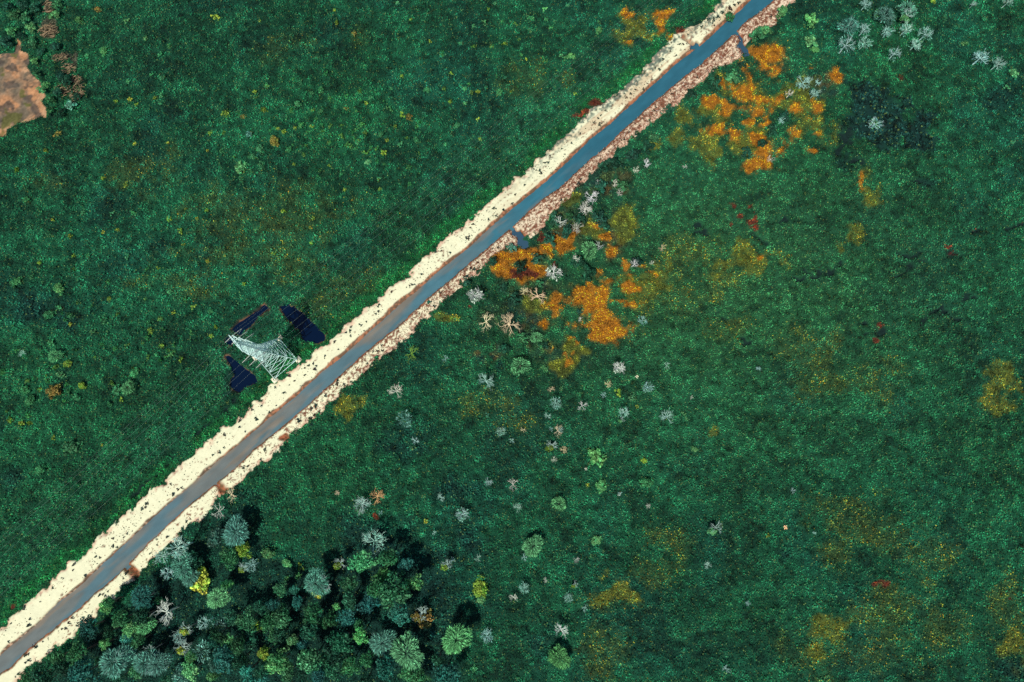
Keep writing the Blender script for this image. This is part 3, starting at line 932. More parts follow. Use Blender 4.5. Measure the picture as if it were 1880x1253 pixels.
def bare_tree(seed, limbs=8, flat=0.5, twig=3, lean=0.0, fat=1.0):
    """trunk and forked bare branches; returns the two meshes"""
    rng = np.random.default_rng(seed)
    T, B = MB(), MB()
    top = np.array((lean * 0.2, 0, 0.05))
    T.tube([np.array((0, 0, -1.5)), np.array((0.03, 0.02, -0.7)), top], [0.075 * fat, 0.06 * fat, 0.05 * fat], 7)
    T.tube([top, top + np.array((lean * .1, .03, .22))], [0.05 * fat, 0.03 * fat], 6)
    def grow(p, dv, L, r, depth):
        k = 3 if depth == 0 else 2
        P = [p]
        d2 = dv
        for i in range(k):
            d2 = d2 + rng.normal(0, .16, 3)
            d2[2] += 0.06
            d2 = d2 / np.linalg.norm(d2)
            P.append(P[-1] + d2 * L / k)
        rs = np.linspace(r, r * .5, k + 1)
        B.tube(P, rs, 5 if depth == 0 else 4)
        if depth >= 3:
            return
        nb = rng.integers(4, twig + 3) if depth == 0 else rng.integers(3, twig + 2) if depth == 1 else 2
        for j in range(nb):
            t = rng.uniform(.35, 1.0) if j else 1.0
            f = t * k
            i = min(int(f), k - 1)
            q = P[i] + (P[i + 1] - P[i]) * (f - i)
            side = np.cross(d2, (0, 0, 1.0))
            nd = d2 + side * rng.choice((-1, 1)) * rng.uniform(.35, .95) + rng.normal(0, .18, 3)
            nd /= np.linalg.norm(nd)
            grow(q, nd, L * rng.uniform(.38, .62), r * .55, depth + 1)
    a0 = rng.uniform(0, 6.28)
    for i in range(limbs):
        a = a0 + i * 2 * np.pi / limbs + rng.normal(0, .22)
        el = rng.uniform(.15, .75) * (1 - flat) + 0.15
        dv = np.array((math.cos(a) + lean * .5, math.sin(a), math.tan(el)))
        dv /= np.linalg.norm(dv)
        grow(top + np.array((0, 0, rng.uniform(-.12, .16))), dv, rng.uniform(.50, .80), 0.028 * fat, 0)
    def nz(b, nm):
        V = np.concatenate(b.V)
        c = np.repeat(rng.uniform(.75, 1.2, len(V) // 2 + 1), 2)[:len(V)]
        return mesh_np(nm, V, np.array(b.F), np.stack([c, c, c], -1))
    return nz(T, 'trunk'), nz(B, 'branches')

def trunk_mesh(seed):
    """unit trunk: base at 0, top at 1, forking into limbs that reach into the crown"""
    rng = np.random.default_rng(seed)
    b = MB()
    P = [np.array((0, 0, -.03))]
    for z in (.3, .6, .85):
        P.append(np.array((rng.normal(0, .012), rng.normal(0, .012), z)))
    b.tube(P, [.026, .021, .017, .013], 8)
    for i in range(5):
        a = i * 1.257 + rng.normal(0, .3)
        q = P[-1] + np.array((math.cos(a) * .16, math.sin(a) * .16, rng.uniform(.10, .2)))
        b.tube([P[-1] - np.array((0, 0, rng.uniform(0, .2))), q], [.011, .005], 5)
    V = np.concatenate(b.V)
    return mesh_np('trunk', V, np.array(b.F), np.ones((len(V), 3)))

def stems_mesh(seed):
    rng = np.random.default_rng(seed)
    b = MB()
    for i in range(6):
        a = i * 1.05 + rng.normal(0, .2)
        b.tube([np.array((0.03 * math.cos(a), .03 * math.sin(a), -.1)), np.array((.2 * math.cos(a), .2 * math.sin(a), .35)), np.array((.5 * math.cos(a), .5 * math.sin(a), .6))], [.03, .02, .008], 5)
    V = np.concatenate(b.V)
    return mesh_np('stem', V, np.array(b.F), np.ones((len(V), 3)))

DENSE = [crown_dense(s, nl=30, per=44, leaf=.155) for s in range(1, 7)]
DOME = [crown_dense(s, nl=22, per=40, leaf=.20, flat=.6, name='foliage') for s in range(21, 26)]
LOOSE = [crown_dense(s, nl=12, per=26, leaf=.20, flat=.5, name='foliage') for s in range(31, 35)]
SMALL = [crown_dense(s, nl=7, per=16, leaf=.42, flat=.55, name='shrub') for s in range(41, 45)]
FEATH = [crown_feather(s) for s in range(51, 55)]
THIN = [crown_feather(s, 420) for s in range(55, 58)]
HAZY = [crown_feather(s, 110, 'foliage') for s in range(58, 61)]
BARE = [bare_tree(61, 9, .5), bare_tree(62, 7, .4), bare_tree(63, 11, .5), bare_tree(64, 6, .35, lean=.3), bare_tree(65, 8, .6, fat=1.15)]
BARETAN = [bare_tree(71, 7, .8, fat=1.25), bare_tree(72, 9, .8, fat=1.2)]
TRUNK = [trunk_mesh(s) for s in (81, 82, 83)]
STEM = [stems_mesh(s) for s in (91, 92)]
# ------------------------------------------------------------------ where every plant stands: x, y, width in photo pixels, colour
COL = {  # albedo, words
 'd': ((0.014, 0.085, 0.045), 'dark green'), 'g': ((0.030, 0.15, 0.060), 'green'), 'b': ((0.072, 0.26, 0.090), 'bright green'),
 'p': ((0.090, 0.30, 0.120), 'pale green'), 'y': ((0.30, 0.44, 0.06), 'yellow'), 'v': ((0.17, 0.33, 0.045), 'yellow green'),
 'k': ((0.018, 0.125, 0.095), 'blue green'), 'n': ((0.065, 0.215, 0.155), 'grey green'), 'm': ((0.20, 0.20, 0.05), 'olive brown'),
 'w': ((0.74, 0.78, 0.66), 'white'), 't': ((0.74, 0.60, 0.38), 'tan'), 'c': ((0.42, 0.68, 0.60), 'pale grey blue'), 'o': ((0.62, 0.36, 0.17), 'orange tan'),
}
P_D = '''666,1030,48,g 711,1025,42,g 744,1037,36,k 700,1058,30,b 641,1072,36,g 759,1072,36,b 725,1086,60,g 689,1083,42,g 641,1103,32,d 677,1108,40,k 734,1128,42,k 618,1114,16,b
672,1213,28,g 708,1227,46,k 804,1213,26,d 818,1237,50,k 768,1247,40,g 748,1238,30,g 514,1082,28,g 545,1106,26,k 540,1083,20,k 573,1131,40,g 568,1159,38,d 604,1140,38,g 638,1134,34,k 658,1148,26,g 517,1134,46,g 514,1166,38,d 537,1176,20,b 556,1182,30,k 627,1179,46,d 661,1168,34,b 570,1212,60,g 517,1213,46,b 613,1196,50,d 641,1224,38,g 607,1226,44,d 585,1240,32,k 528,1237,32,g 552,1241,26,d 480,1250,26,k 672,1250,30,d
422,1022,42,g 447,1010,36,v 417,1073,26,b 397,988,32,n 352,1030,36,d 200,1160,28,d 237,1157,32,b 225,1137,42,g 195,1112,30,b 163,1153,38,k 252,1178,28,g 192,1182,20,b 167,1172,22,d 140,1200,42,g 104,1208,32,g 112,1224,34,d 152,1236,52,k 72,1240,40,d 48,1248,26,g 182,1212,18,b 233,1172,26,k 217,1245,30,d 262,1130,36,d 199,1107,24,g 252,1232,32,g 86,1250,26,d 129,1216,26,d
400,1165,34,g 418,1178,24,b 388,1180,26,k 452,1140,38,g 470,1150,26,v 438,1185,44,g 462,1170,36,d 412,1210,44,k 436,1216,36,d 443,1210,26,g 395,1222,30,n 390,1242,22,p 455,1232,32,k 485,1200,24,v 500,1222,38,b 492,1145,30,g 505,1168,30,g 500,1110,30,k 480,1118,28,d 425,1135,34,d 330,1240,36,n 350,1232,32,p 352,1205,28,b 310,1252,30,d 480,1232,30,d 462,1252,34,k
25,25,24,g 45,30,20,g 12,10,22,d 55,50,20,b 20,55,22,g 8,76,22,k 58,75,20,g 38,66,16,d 62,110,16,b 66,135,18,g 90,182,20,g 84,155,16,b 75,165,14,g 90,203,16,g 100,25,18,b 104,8,16,g 92,30,12,b 62,12,22,k 74,95,16,d 40,8,20,k 122,150,26,k 128,192,26,n 110,140,18,k 140,178,18,k 105,170,16,d 112,205,16,k 100,85,18,k
945,548,26,k 925,530,20,k 1010,440,26,d 1040,425,30,d 1020,402,24,k 1065,400,24,k 1080,502,30,k 1060,480,24,k 955,490,22,k 985,475,26,d 1110,415,20,k 1170,480,18,k 1064,572,14,k 1130,300,34,k 1190,270,28,k 1162,283,28,k 1312,150,32,k 1344,140,26,g 1391,62,32,g 1407,54,24,b 1364,118,18,k 1228,200,24,k 1270,172,22,k 1437,20,26,b 1490,35,30,b 1440,212,24,k 1420,238,26,k 1400,262,20,d 1372,280,22,k 1200,255,20,g 1108,305,24,k 1045,395,20,g 1100,400,22,d 1140,340,22,g 1105,340,26,k 905,480,16,k 940,455,16,n 855,518,20,d 990,520,16,g 925,640,24,k 960,620,20,g 1000,635,20,k 1490,75,24,b 1340,30,20,g
'''
P_F = '''214,1214,54,n 748,1196,56,p 703,1179,44,n 838,1173,50,p 978,1003,36,p 265,1150,34,p 435,976,48,n 337,1040,42,n 271,1215,46,n 1027,1207,38,b 401,1098,38,p 1624,31,36,n 1557,50,36,n 1664,20,34,n 290,1218,42,n 582,1070,44,n 262,1097,40,k 350,1060,30,n 955,673,34,p 985,620,22,p 1082,460,32,p 1026,925,26,p 236,713,26,p 102,654,24,p'''
P_B = '''872,542,30,w 1017,500,32,w 1058,475,15,w 1099,452,16,w 1075,383,22,w 1165,485,16,w 1197,483,10,w 1065,587,10,w 1136,675,24,w 1086,362,22,w 1076,381,20,w 1137,354,16,w 1129,337,14,w 1028,408,22,w 1060,419,20,w 1167,313,14,w 1098,335,12,w 1187,300,16,w 1257,307,10,w 1475,152,24,c 1495,172,18,c 1450,172,16,w 1502,152,12,c 1415,292,14,w 1435,222,12,c 1590,8,20,c 1555,81,34,c 1587,54,22,c 1589,78,24,c 1630,59,20,c 1664,54,24,c 1700,62,26,c 1681,82,22,c 1642,99,24,c 1801,106,26,c 1834,117,24,c 1852,3,18,c 1787,8,14,c 1607,227,24,c
892,699,32,c 1020,740,22,c 1069,745,22,w 1145,757,20,c 1190,711,20,c 1224,765,24,c 920,792,18,c 940,809,12,c 1006,764,14,c 943,890,22,w 897,885,14,c 1190,929,10,w 1180,588,18,c 848,945,24,c 818,660,14,c 727,718,24,w 742,770,30,n 762,810,16,c 797,979,9,c 877,1024,14,c 942,1097,16,w 963,1080,20,c 962,1024,14,c 894,1168,24,c 1030,1156,28,w 1058,1028,11,w 1044,1098,18,c 1073,1117,14,c 1001,1065,10,w 1334,1228,15,c 1299,1038,12,c 1372,1108,10,c 1456,901,12,c 1495,979,8,c 1225,672,14,c 950,932,15,c 1108,725,12,c 699,942,10,c 810,914,16,c 401,938,26,w 326,1005,36,c 297,1022,26,c 307,1053,26,c 305,1125,42,w 460,1040,24,c 687,993,38,c 233,1200,24,c 374,1145,26,c 405,1150,22,c 370,1198,36,n 330,1170,26,c 666,925,26,c 1012,788,10,c 1392,677,10,c 830,1030,12,c 41,649,12,c 1030,790,12,c 1270,730,8,w'''
P_T = '''987,545,32,t 935,597,40,t 893,592,30,t 962,535,16,t 427,908,22,t 694,911,28,o 1024,791,20,t 1035,826,14,t 1012,715,12,t 1116,706,14,t 960,790,10,t 1017,844,12,w 1215,457,14,t 620,905,10,t 757,650,26,v'''
P_H = '''590,1078,40,y 624,1035,26,v 447,1043,20,v 1312,972,26,p 663,930,30,g 820,1038,22,v 1665,30,26,b 772,1128,32,m 342,1155,28,y 335,1190,28,y 274,1196,26,y 1055,1074,14,v 1013,819,22,v 1141,771,12,p'''
P_S = '''1095,840,34,b 883,1082,38,v 884,1100,22,p 1103,892,28,b 1187,886,26,g 368,1065,46,y 782,1138,40,m 1024,1024,16,g 1096,993,20,b 442,307,26,b 504,259,22,m 106,530,22,b 129,822,32,g 476,272,15,g 396,30,17,y 484,201,16,v 413,208,17,v 1162,730,18,p 492,1015,22,b 527,1034,18,p 1275,825,12,b 1183,846,14,v 1862,134,20,p 1735,32,14,g 992,815,10,g 1000,677,15,p 295,1102,20,g 1605,227,20,p 1611,24,16,b 96,719,28,m 45,716,20,g 53,735,22,g 110,689,18,p 123,668,18,v 246,684,20,g 214,716,20,g 89,579,22,g 28,518,22,g 72,863,22,g 150,708,16,v 140,729,16,g 191,588,16,g 128,579,16,g 276,608,13,v 550,151,13,g 589,165,14,g 547,190,15,g 588,205,13,g 784,165,14,g 853,163,10,g 442,330,14,g 462,287,17,g 480,303,18,g 751,214,14,m 764,257,12,g 699,246,12,g 656,262,12,g 675,297,13,p 456,247,15,n 231,340,13,v 200,549,11,v 89,431,14,g 53,417,13,g 48,366,13,g 189,93,17,b 144,37,16,b 179,17,14,m 297,143,12,g 105,245,14,m 446,214,12,m 975,33,13,g 975,55,12,g 917,169,14,g 839,230,14,g 1049,103,14,b 1099,55,16,b 310,402,12,v 358,479,12,g 311,535,12,g 420,502,14,g 386,572,11,g 530,274,12,g 1497,90,16,b'''
P_s = '''232,38,10,b 160,102,9,g 266,70,10,p 310,85,9,g 295,101,9,g 238,183,9,y 213,187,8,v 296,175,11,g 280,138,8,g 236,150,9,g 249,266,8,y 84,277,9,y 386,244,8,v 283,180,7,v 295,190,8,g 407,278,10,g 250,192,7,v 380,276,6,y 307,262,6,y 30,310,9,v 477,39,6,y 437,28,8,g 613,18,6,y 618,43,9,v 574,202,7,v 522,244,9,v 542,236,7,y 552,233,9,b 572,232,8,v 537,249,8,g 510,237,7,y 406,279,9,g 387,245,8,v 468,168,9,v 672,190,8,y 681,180,9,g 738,211,11,v 726,232,8,v 710,258,8,y 654,274,9,g 735,266,10,g 704,282,12,v 539,301,7,v 627,320,9,g 605,305,6,v 738,139,7,v 717,163,8,g 489,155,8,g 789,75,6,y 730,4,8,g 754,34,7,v 350,193,7,g 635,200,8,m 573,172,9,g 650,63,10,m 464,318,7,g 696,328,8,g 130,434,10,v 189,327,9,v 31,312,10,v 331,424,11,v 380,479,8,y 409,354,11,g 245,392,11,g 205,392,9,g 153,390,10,g 73,482,9,v 59,509,11,g 336,449,6,y 361,401,7,y 380,387,8,v 341,384,6,y 234,471,11,g 189,427,7,y 216,423,8,y 97,404,7,y 291,493,7,v 159,468,7,g 134,470,8,v 276,529,7,g 318,574,8,y 129,595,8,y 72,716,9,v 126,718,12,g 171,609,10,p 313,652,9,b 297,636,9,v 275,593,14,g 332,660,10,v 96,630,14,g 108,566,12,g 262,670,9,g 99,804,9,v 40,777,12,v 19,772,12,v 54,777,10,v 354,563,10,v 388,617,9,v 310,536,8,g 203,743,10,g 223,734,8,v 188,817,6,y 289,652,8,g 396,601,8,v 503,466,8,v 447,521,8,v 572,446,8,v 520,388,10,v 498,460,7,g 484,442,5,y 634,349,8,v 408,354,9,k 575,401,7,v 569,418,6,y 698,348,8,v 695,329,7,v 1000,17,9,b 1002,37,8,g 1011,52,9,g 927,82,10,v 889,41,10,b 878,169,10,v 827,187,9,v 1100,41,8,b 1039,109,10,b 1031,103,9,g 855,189,9,p 989,197,7,g 877,219,7,y 870,47,8,g 844,80,7,g 938,169,7,v 897,19,6,v 908,8,7,g 1042,12,8,g 966,109,6,y 828,134,7,v 881,256,7,v 817,266,8,g 1056,172,8,v 1135,721,14,v 1170,747,7,y 1079,890,8,y 1086,1022,9,p 1410,984,8,y 1413,918,10,g 548,1058,12,b 527,1062,12,b 552,1041,13,v 782,958,9,y 1713,4,12,v 1770,81,12,b 1847,162,10,g 1857,262,8,g 1076,861,6,w 1137,907,9,c 895,762,8,n 840,585,10,y 828,583,8,v 1030,714,10,p 1255,760,8,p 1170,692,7,w 870,1230,14,g 795,1165,14,k 1262,770,7,p 1442,968,8,t'''

DENSE2 = [crown_dense(s, nl=16, per=30, leaf=.24, flat=.5) for s in range(151, 155)]
rs = np.random.default_rng(77)
THINGS = []      # (object, u, v, width px, kind phrase, colour letter, category)

def put(parent_name, u, v, h, rz):
    p = W(u, v, h)
    return empty(parent_name, (p[0], p[1], 0.0), rz)

def child(name, mesh, mat, root, loc, scale, col, rz=0.0):
    o = link(name, mesh, mat, root, col)
    o.location = loc
    o.scale = scale
    o.rotation_euler = (0, 0, rz)
    return o

def jitter(c, k=0.16):
    f = rs.lognormal(0, k)
    return tuple(min(.85, x * f * rs.uniform(.92, 1.08)) for x in c)

def parse(s):
    for t in s.split():
        a = t.split(',')
        yield float(a[0]), float(a[1]), float(a[2]), a[3]

BARKC = {'w': (0.62, 0.60, 0.50), 'c': (0.30, 0.46, 0.42), 't': (0.55, 0.42, 0.27), 'o': (0.5, 0.3, 0.15)}
def ground_z(x, y):
    return float(sample(Z, np.array([x]), np.array([y]))[0])

def in_grove(u, v):
    return v > 960 and u < 870

for i, (u, v, wd, c) in enumerate(parse(P_D)):
    R = wd * mpp(u, v)[0] / 2
    big = in_grove(u, v)
    low = v < 1090 and u < 480
    ht = R * 1.0 + rs.uniform(1.0, 2.2) if big and low else (R * 1.3 + rs.uniform(3.0, 6.5)) if big else R * 0.8 + rs.uniform(0.3, 0.9)
    R *= (1 - ht / H) * (0.98 if wd > 24 else 1.06)
    name = 'broadleaf_tree' if big else 'bushy_tree'
    root = put(name, u, v, ht, rs.uniform(0, 6.28))
    col = jitter([q * 1.2 for q in COL[c][0]], .28) if big or c not in 'kd' else jitter((.014, .085, .050), .3)
    child('crown', (DENSE[i % 6] if big else DENSE2[i % 4]), M_LEAF, root, (0, 0, ht - R * .35), (R * rs.uniform(.85, 1.18), R * rs.uniform(.85, 1.18), R * rs.uniform(.85, 1.15)) if big else (R * rs.uniform(.75, 1.25), R * rs.uniform(.75, 1.25), R * .8), col)
    child('trunk', TRUNK[i % 3], M_BARK, root, (0, 0, 0), (ht, ht, ht), (0.16, 0.13, 0.10), rs.uniform(0, 6.28))
    THINGS.append((root, u, v, wd, 'bushy tree' if not big else 'leafy tree', c, 'tree'))

for i, (u, v, wd, c) in enumerate(parse(P_F)):
    R = wd * mpp(u, v)[0] / 2
    big = in_grove(u, v)
    ht = R * (1.1 if big else .85) + (rs.uniform(3.5, 6) if big and not (v < 1090 and u < 480) else 1.6 if big else rs.uniform(.1, .4))
    R *= (1 - ht / H) * 1.02
    root = put('feathery_tree', u, v, ht, rs.uniform(0, 6.28))
    child('crown', FEATH[i % 4] if big or c == 'b' or (u, v) == (978, 1003) else THIN[i % 3], M_LEAF, root, (0, 0, ht - R * .3), (R, R, R), jitter(COL[c][0], .1))
    child('trunk', TRUNK[i % 3], M_BARK, root, (0, 0, 0), (ht, ht, ht), (0.34, 0.36, 0.30))
    if c == 'n':
        # bare grey branch ends stand out of the thin crown
        child('branches', BARE[i % 5][1], M_BARK, root, (0, 0, ht - R * .05), (R * .95, R * .95, R * .8), (0.20, 0.38, 0.33))
    THINGS.append((root, u, v, wd, 'feathery round tree', c, 'tree'))

for i, (u, v, wd, c) in enumerate(parse(P_B)):
    R = wd * mpp(u, v)[0] / 2
    big = in_grove(u, v)
    ht = R * 1.4 + (rs.uniform(3, 6) if big and wd > 20 else rs.uniform(.3, 1.2))
    R *= (1 - ht / H) * 1.12
    root = put('dead_tree', u, v, ht, rs.uniform(0, 6.28))
    tm, bm = BARE[i % 5]
    if (u, v) in ((1136, 675), (872, 542), (892, 699), (942, 1097), (1030, 1156)):
        tm, bm = BARE[2]
    col = jitter(COL.get(c)[0], .12)
    child('branches', bm, M_BARK, root, (0, 0, ht - R * .25), (R, R, R), col)
    child('trunk', tm, M_BARK, root, (0, 0, ht - R * .25), (R, R, max((ht - R * .2) / 1.5, .3)), col)
    if wd >= 18 and c in 'cn' and (u, v) not in ((892, 699), (1224, 765)):
        # a thin grey veil of fine twigs and last leaves
        child('foliage', HAZY[i % 3], M_LEAF, root, (0, 0, ht - R * .45), (R * .92, R * .92, R * .7), jitter((0.15, 0.36, 0.29), .12))
    elif (u, v) in ((872, 542), (1136, 675), (1017, 500)):
        child('foliage', HAZY[1], M_LEAF, root, (0, 0, ht - R * .55), (R * .8, R * .8, R * .7), (0.50, 0.62, 0.50))
    THINGS.append((root, u, v, wd, 'bare dead tree', c, 'dead tree'))

for i, (u, v, wd, c) in enumerate(parse(P_T)):
    R = wd * mpp(u, v)[0] / 2 * 1.08
    root = put('twisted_dead_tree', u, v, .6, rs.uniform(0, 6.28))
    tm, bm = BARETAN[i % 2]
    col = jitter(COL[c][0], .1)
    child('branches', bm, M_BARK, root, (0, 0, .9 + R * .15), (R, R, R * .8), col)
    child('trunk', tm, M_BARK, root, (0, 0, .9 + R * .15), (R, R, .9), col)
    THINGS.append((root, u, v, wd, 'twisted dead tree', c, 'dead tree'))

for i, (u, v, wd, c) in enumerate(parse(P_H)):
    R = wd * mpp(u, v)[0] / 2
    big = in_grove(u, v)
    ht = R * 1.2 + (rs.uniform(3.5, 6.5) if big else rs.uniform(.4, 1.2))
    R *= (1 - ht / H) * 1.05
    root = put('half_dead_tree', u, v, ht, 0)
    child('branches', BARE[i % 5][1], M_BARK, root, (R * .12, R * .15, ht - R * .2), (R, R, R), (0.45, 0.62, 0.56), rs.uniform(0, 6.28))
    child('foliage', DOME[i % 5], M_LEAF, root, (-R * .3, -R * .35, ht - R * .35), (R * .66, R * .66, R * .7), jitter(COL[c][0], .1), rs.uniform(0, 6.28))
    child('trunk', TRUNK[i % 3], M_BARK, root, (0, 0, 0), (ht, ht, ht), (0.36, 0.36, 0.30))
    THINGS.append((root, u, v, wd, 'half dead tree', c, 'tree'))

for i, (u, v, wd, c) in enumerate(parse(P_S)):
    R = wd * mpp(u, v)[0] / 2 * 1.04
    sx, sy = rs.uniform(.9, 1.1), rs.uniform(.9, 1.1)
    if (u, v) == (1095, 840):
        sx, sy = .95, 1.15
    root = put('shrub', u, v, R * .5, rs.uniform(0, 6.28) if (u, v) != (1095, 840) else .25)
    tall = 1.2 if in_grove(u, v) else rs.uniform(.1, .25)
    child('foliage', (DOME + LOOSE)[i % 9] if wd < 20 or c in 'mp' else DOME[i % 5], M_LEAF, root, (0, 0, tall), (R * sx, R * sy, R * .75), jitter([q * (1.6 if c == 'g' else 1.1) for q in COL[c][0]], .15))
    child('stem', STEM[i % 2], M_BARK, root, (0, 0, tall - .3), (R * .7, R * .7, R * .6), (0.2, 0.17, 0.12))
    THINGS.append((root, u, v, wd, 'rounded shrub', c, 'shrub'))

for i, (u, v, wd, c) in enumerate(parse(P_s)):
    R = wd * mpp(u, v)[0] / 2 * 1.0
    p = W(u, v, .4)
    o = link('small_shrub', SMALL[i % 4], M_LEAF, None, jitter([q * (1.9 if c in 'gk' else 1.2 if c == 'b' else .9) for q in COL[c][0]], .2))
    o.location = (p[0], p[1], ground_z(p[0], p[1]) + .25)
    o.scale = (R * 1.12, R * 1.12, R * .9)
    o.rotation_euler = (0, 0, rs.uniform(0, 6.28))
    THINGS.append((o, u, v, wd, 'little shrub', c, 'shrub'))

# ------------------------------------------------------------------ tussocks: low green shrubs scattered at random that nothing tells apart
rt = np.random.default_rng(31)
for (u, v, ru, rv, n), t in zip([(590,215,190,100,62), (190,610,200,110,70), (75,690,80,90,26), (720,280,90,60,22), (900,110,130,80,24)],
        ['low green tussock in the upper left field', 'low green tussock in the field left of the pylon', 'low green tussock by the left edge', 'low green tussock between upper left field and canal', 'low green tussock in the field at the top middle']):
    for k in range(n):
        while True:
            a, b = rt.normal(0, .5, 2)
            if math.hypot(a, b) < 1.2:
                break
        uu, vv = u + ru * a, v + rv * b
        p = W(max(4, uu), max(4, vv), .2)
        q = sample(wet_d, p[:1], p[1:2])[0]
        if q < 2 or sample(region, p[:1], p[1:2])[0] > 0:
            continue
        R = rt.uniform(.5, 1.25)
        o = link('tussock', SMALL[k % 4], M_LEAF, None, jitter([(.03, .20, .06), (.05, .24, .07), (.02, .14, .075), (.09, .24, .05)][rt.integers(0, 4)], .2))
        o.location = (p[0], p[1], ground_z(p[0], p[1]) + .15)
        o.scale = (R, R * rt.uniform(.7, 1), R * .7)
        o.rotation_euler = (0, 0, rt.uniform(0, 6.28))
        tag(o, t, 'tussock', t.replace('tussock', 'shrublets').replace('low', 'the low'))

# ------------------------------------------------------------------ labels: what it is, and what it grows beside
ANCH = [(509,657,'the pylon'), (425,602,'the long pond'), (553,592,'the right pond'), (443,690,'the lower pond'),
 (40,170,'the orange brown clearing'), (948,432,'the mid canal inlet'), (1358,82,'the top inlet'), (1268,90,'the tiny bank notch'),
 (410,897,'the muddy notch'), (238,1050,'the lowest muddy notch'), (1085,570,'the central orange patch'), (1400,130,'the topmost orange patch'), (1335,190,'the golden orange patch'),
 (1480,245,'the rightmost orange patch'), (1205,35,'the small orange patch'), (1380,478,'the mid ochre patch'), (1370,402,'the red brown fern patch'),
 (1617,610,'the pair of red spots'), (1613,1078,'the lone red puddle'), (1840,695,'the right ochre patch'), (935,590,'the tan twisted tree pair'),
 (892,699,'the big starburst dead tree'), (1136,675,'the white pompon dead tree'), (1095,840,'the leaf shaped bright shrub'), (978,1003,'the round pale tree'),
 (838,1173,'the lone feathery tree'), (1027,1207,'the round bottom tree'), (883,1085,'the tall yellowish shrub'), (782,1138,'the olive brown dome'),
 (748,1196,'the largest feathery tree'), (725,1086,'the widest grove crown'), (687,993,'the grove top tree'), (590,1078,'the yellow sided tree'),
 (368,1065,'the bright yellow shrub'), (401,1098,'the yellowish feathery tree'), (435,976,'the huge bare grey tree'), (214,1214,'the blue grey feathery dome'), (265,1150,'the small pale feathery dome'),
 (305,1125,'the white grove tree'), (335,1190,'the yellow patched tree'), (570,1212,'the broad bottom crown'), (442,307,'the large bright shrub'), (504,259,'the brown round shrub'), (396,30,'the top yellow shrub'),
 (106,530,'the bright oval shrub'), (129,822,'the large green shrub'), (96,719,'the speckled olive shrub'), (231,340,'the yellow ring shrub'), (784,165,'the lone round shrub'),
 (589,165,'the green shrub pair'), (189,93,'the clearing side shrub'), (975,44,'the twin top shrubs'), (1049,103,'the bank side shrub'), (751,214,'the speckled shrub'),
 (1312,972,'the half white tree'), (1605,227,'the dark reeds shrub'), (1624,31,'the top right feathery tree'), (1834,117,'the right edge pair'), (872,542,'the dense white tree'),
 (1017,500,'the white forked tree'), (694,911,'the orange tan fallen tree'), (413,208,'the yellow green shrub'), (318,574,'the yellow dot shrub'), (200,549,'the left yellow shrub'), (310,402,'the mid left shrub'),
 (853,163,'the upper middle shrub')]
MANUAL = {(892,699): 'largest starburst shaped grey blue bare dead tree in open grass below the canal', (1136,675): 'round white pompon shaped dead tree below the orange patch',
 (1095,840): 'bright green leaf shaped shrub, largest in the open field', (978,1003): 'round pale green feathery tree alone in the mid field',
 (838,1173): 'large pale feathery tree standing clear to the right of the grove', (1027,1207): 'round bright green feathery tree alone at the bottom edge',
 (883,1082): 'tall yellow green shrub standing right of the dark grove', (782,1138): 'olive brown domed half shrub at the right edge of the grove', (748,1196): 'largest pale green feathery tree at the right side of the grove',
 (725,1086): 'widest green leafy crown in the upper grove', (687,993): 'grey bare tree crowning the top of the dark grove', (590,1078): 'half dead grey tree with a yellow lower left side',
 (368,1065): 'largest bright yellow shrub, near the lower canal bank', (401,1098): 'pale yellowish feathery tree below the bright yellow shrub', (435,976): 'largest grey feathery tree with bare branches near the muddy notch',
 (214,1214): 'large blue grey feathery dome at the lower left grove', (265,1150): 'small pale feathery dome above the larger blue grey dome', (305,1125): 'white bare dead tree standing at the grove near the lower canal',
 (335,1190): 'yellow patched half dead tree low in the left grove', (570,1212): 'broadest green crown at the bottom edge of the grove', (442,307): 'largest bright green rounded shrub in the upper left field',
 (504,259): 'round brown twiggy shrub in the upper left field', (396,30): 'yellow shrub near the top edge of the upper left field', (106,530): 'bright green oval shrub near the left edge, mid height',
 (129,822): 'largest green shrub at the lower left above the sand bank', (96,719): 'olive brown shrub speckled pale near the left edge', (231,340): 'yellow green ring shaped shrub at mid left field',
 (784,165): 'lone round green shrub in the right part of the upper left field', (189,93): 'bright green shrub to the right of the orange brown clearing', (1049,103): 'bright green shrub just left of the top sand bank',
 (751,214): 'speckled olive brown shrub in the middle of the upper left field', (1312,972): 'half white, half pale green tree alone in the lower right field', (1605,227): 'pale green shrub alone in the dark reeds at upper right',
 (1624,31): 'largest grey green feathery tree near the top right corner', (872,542): 'dense white bushy dead tree beside the sand bank', (1017,500): 'white bare dead tree between the two orange patches',
 (694,911): 'orange tan fallen twisted tree above the dark grove', (427,908): 'uprooted tan twisted tree lying at the muddy notch', (935,597): 'widest tan twisted dead tree, right of the canal', (987,545): 'tan twisted dead tree left of the central orange patch',
 (893,592): 'tan twisted dead tree left of the widest tan one', (757,650): 'yellow green twisted tree just below the sand bank', (1017,844): 'short white twisted trunk lying left of the leaf shaped shrub',
 (413,208): 'yellow green shrub above and left of the brown round shrub', (318,574): 'single yellow little shrub left of the pylon', (772,1128): 'half dead tree with olive brown side at the grove edge',
 (853,163): 'round green shrub right of the lone round shrub in the upper field'}
def direction(du, dv):
    a = (math.degrees(math.atan2(-dv, du)) + 360 + 22.5) % 360
    return ['right of', 'upper right of', 'above', 'upper left of', 'left of', 'lower left of', 'below', 'lower right of'][int(a // 45)]
ORD = ['', 'second', 'third', 'fourth', 'fifth', 'sixth', 'seventh', 'eighth', 'ninth', 'tenth', 'eleventh', 'twelfth']
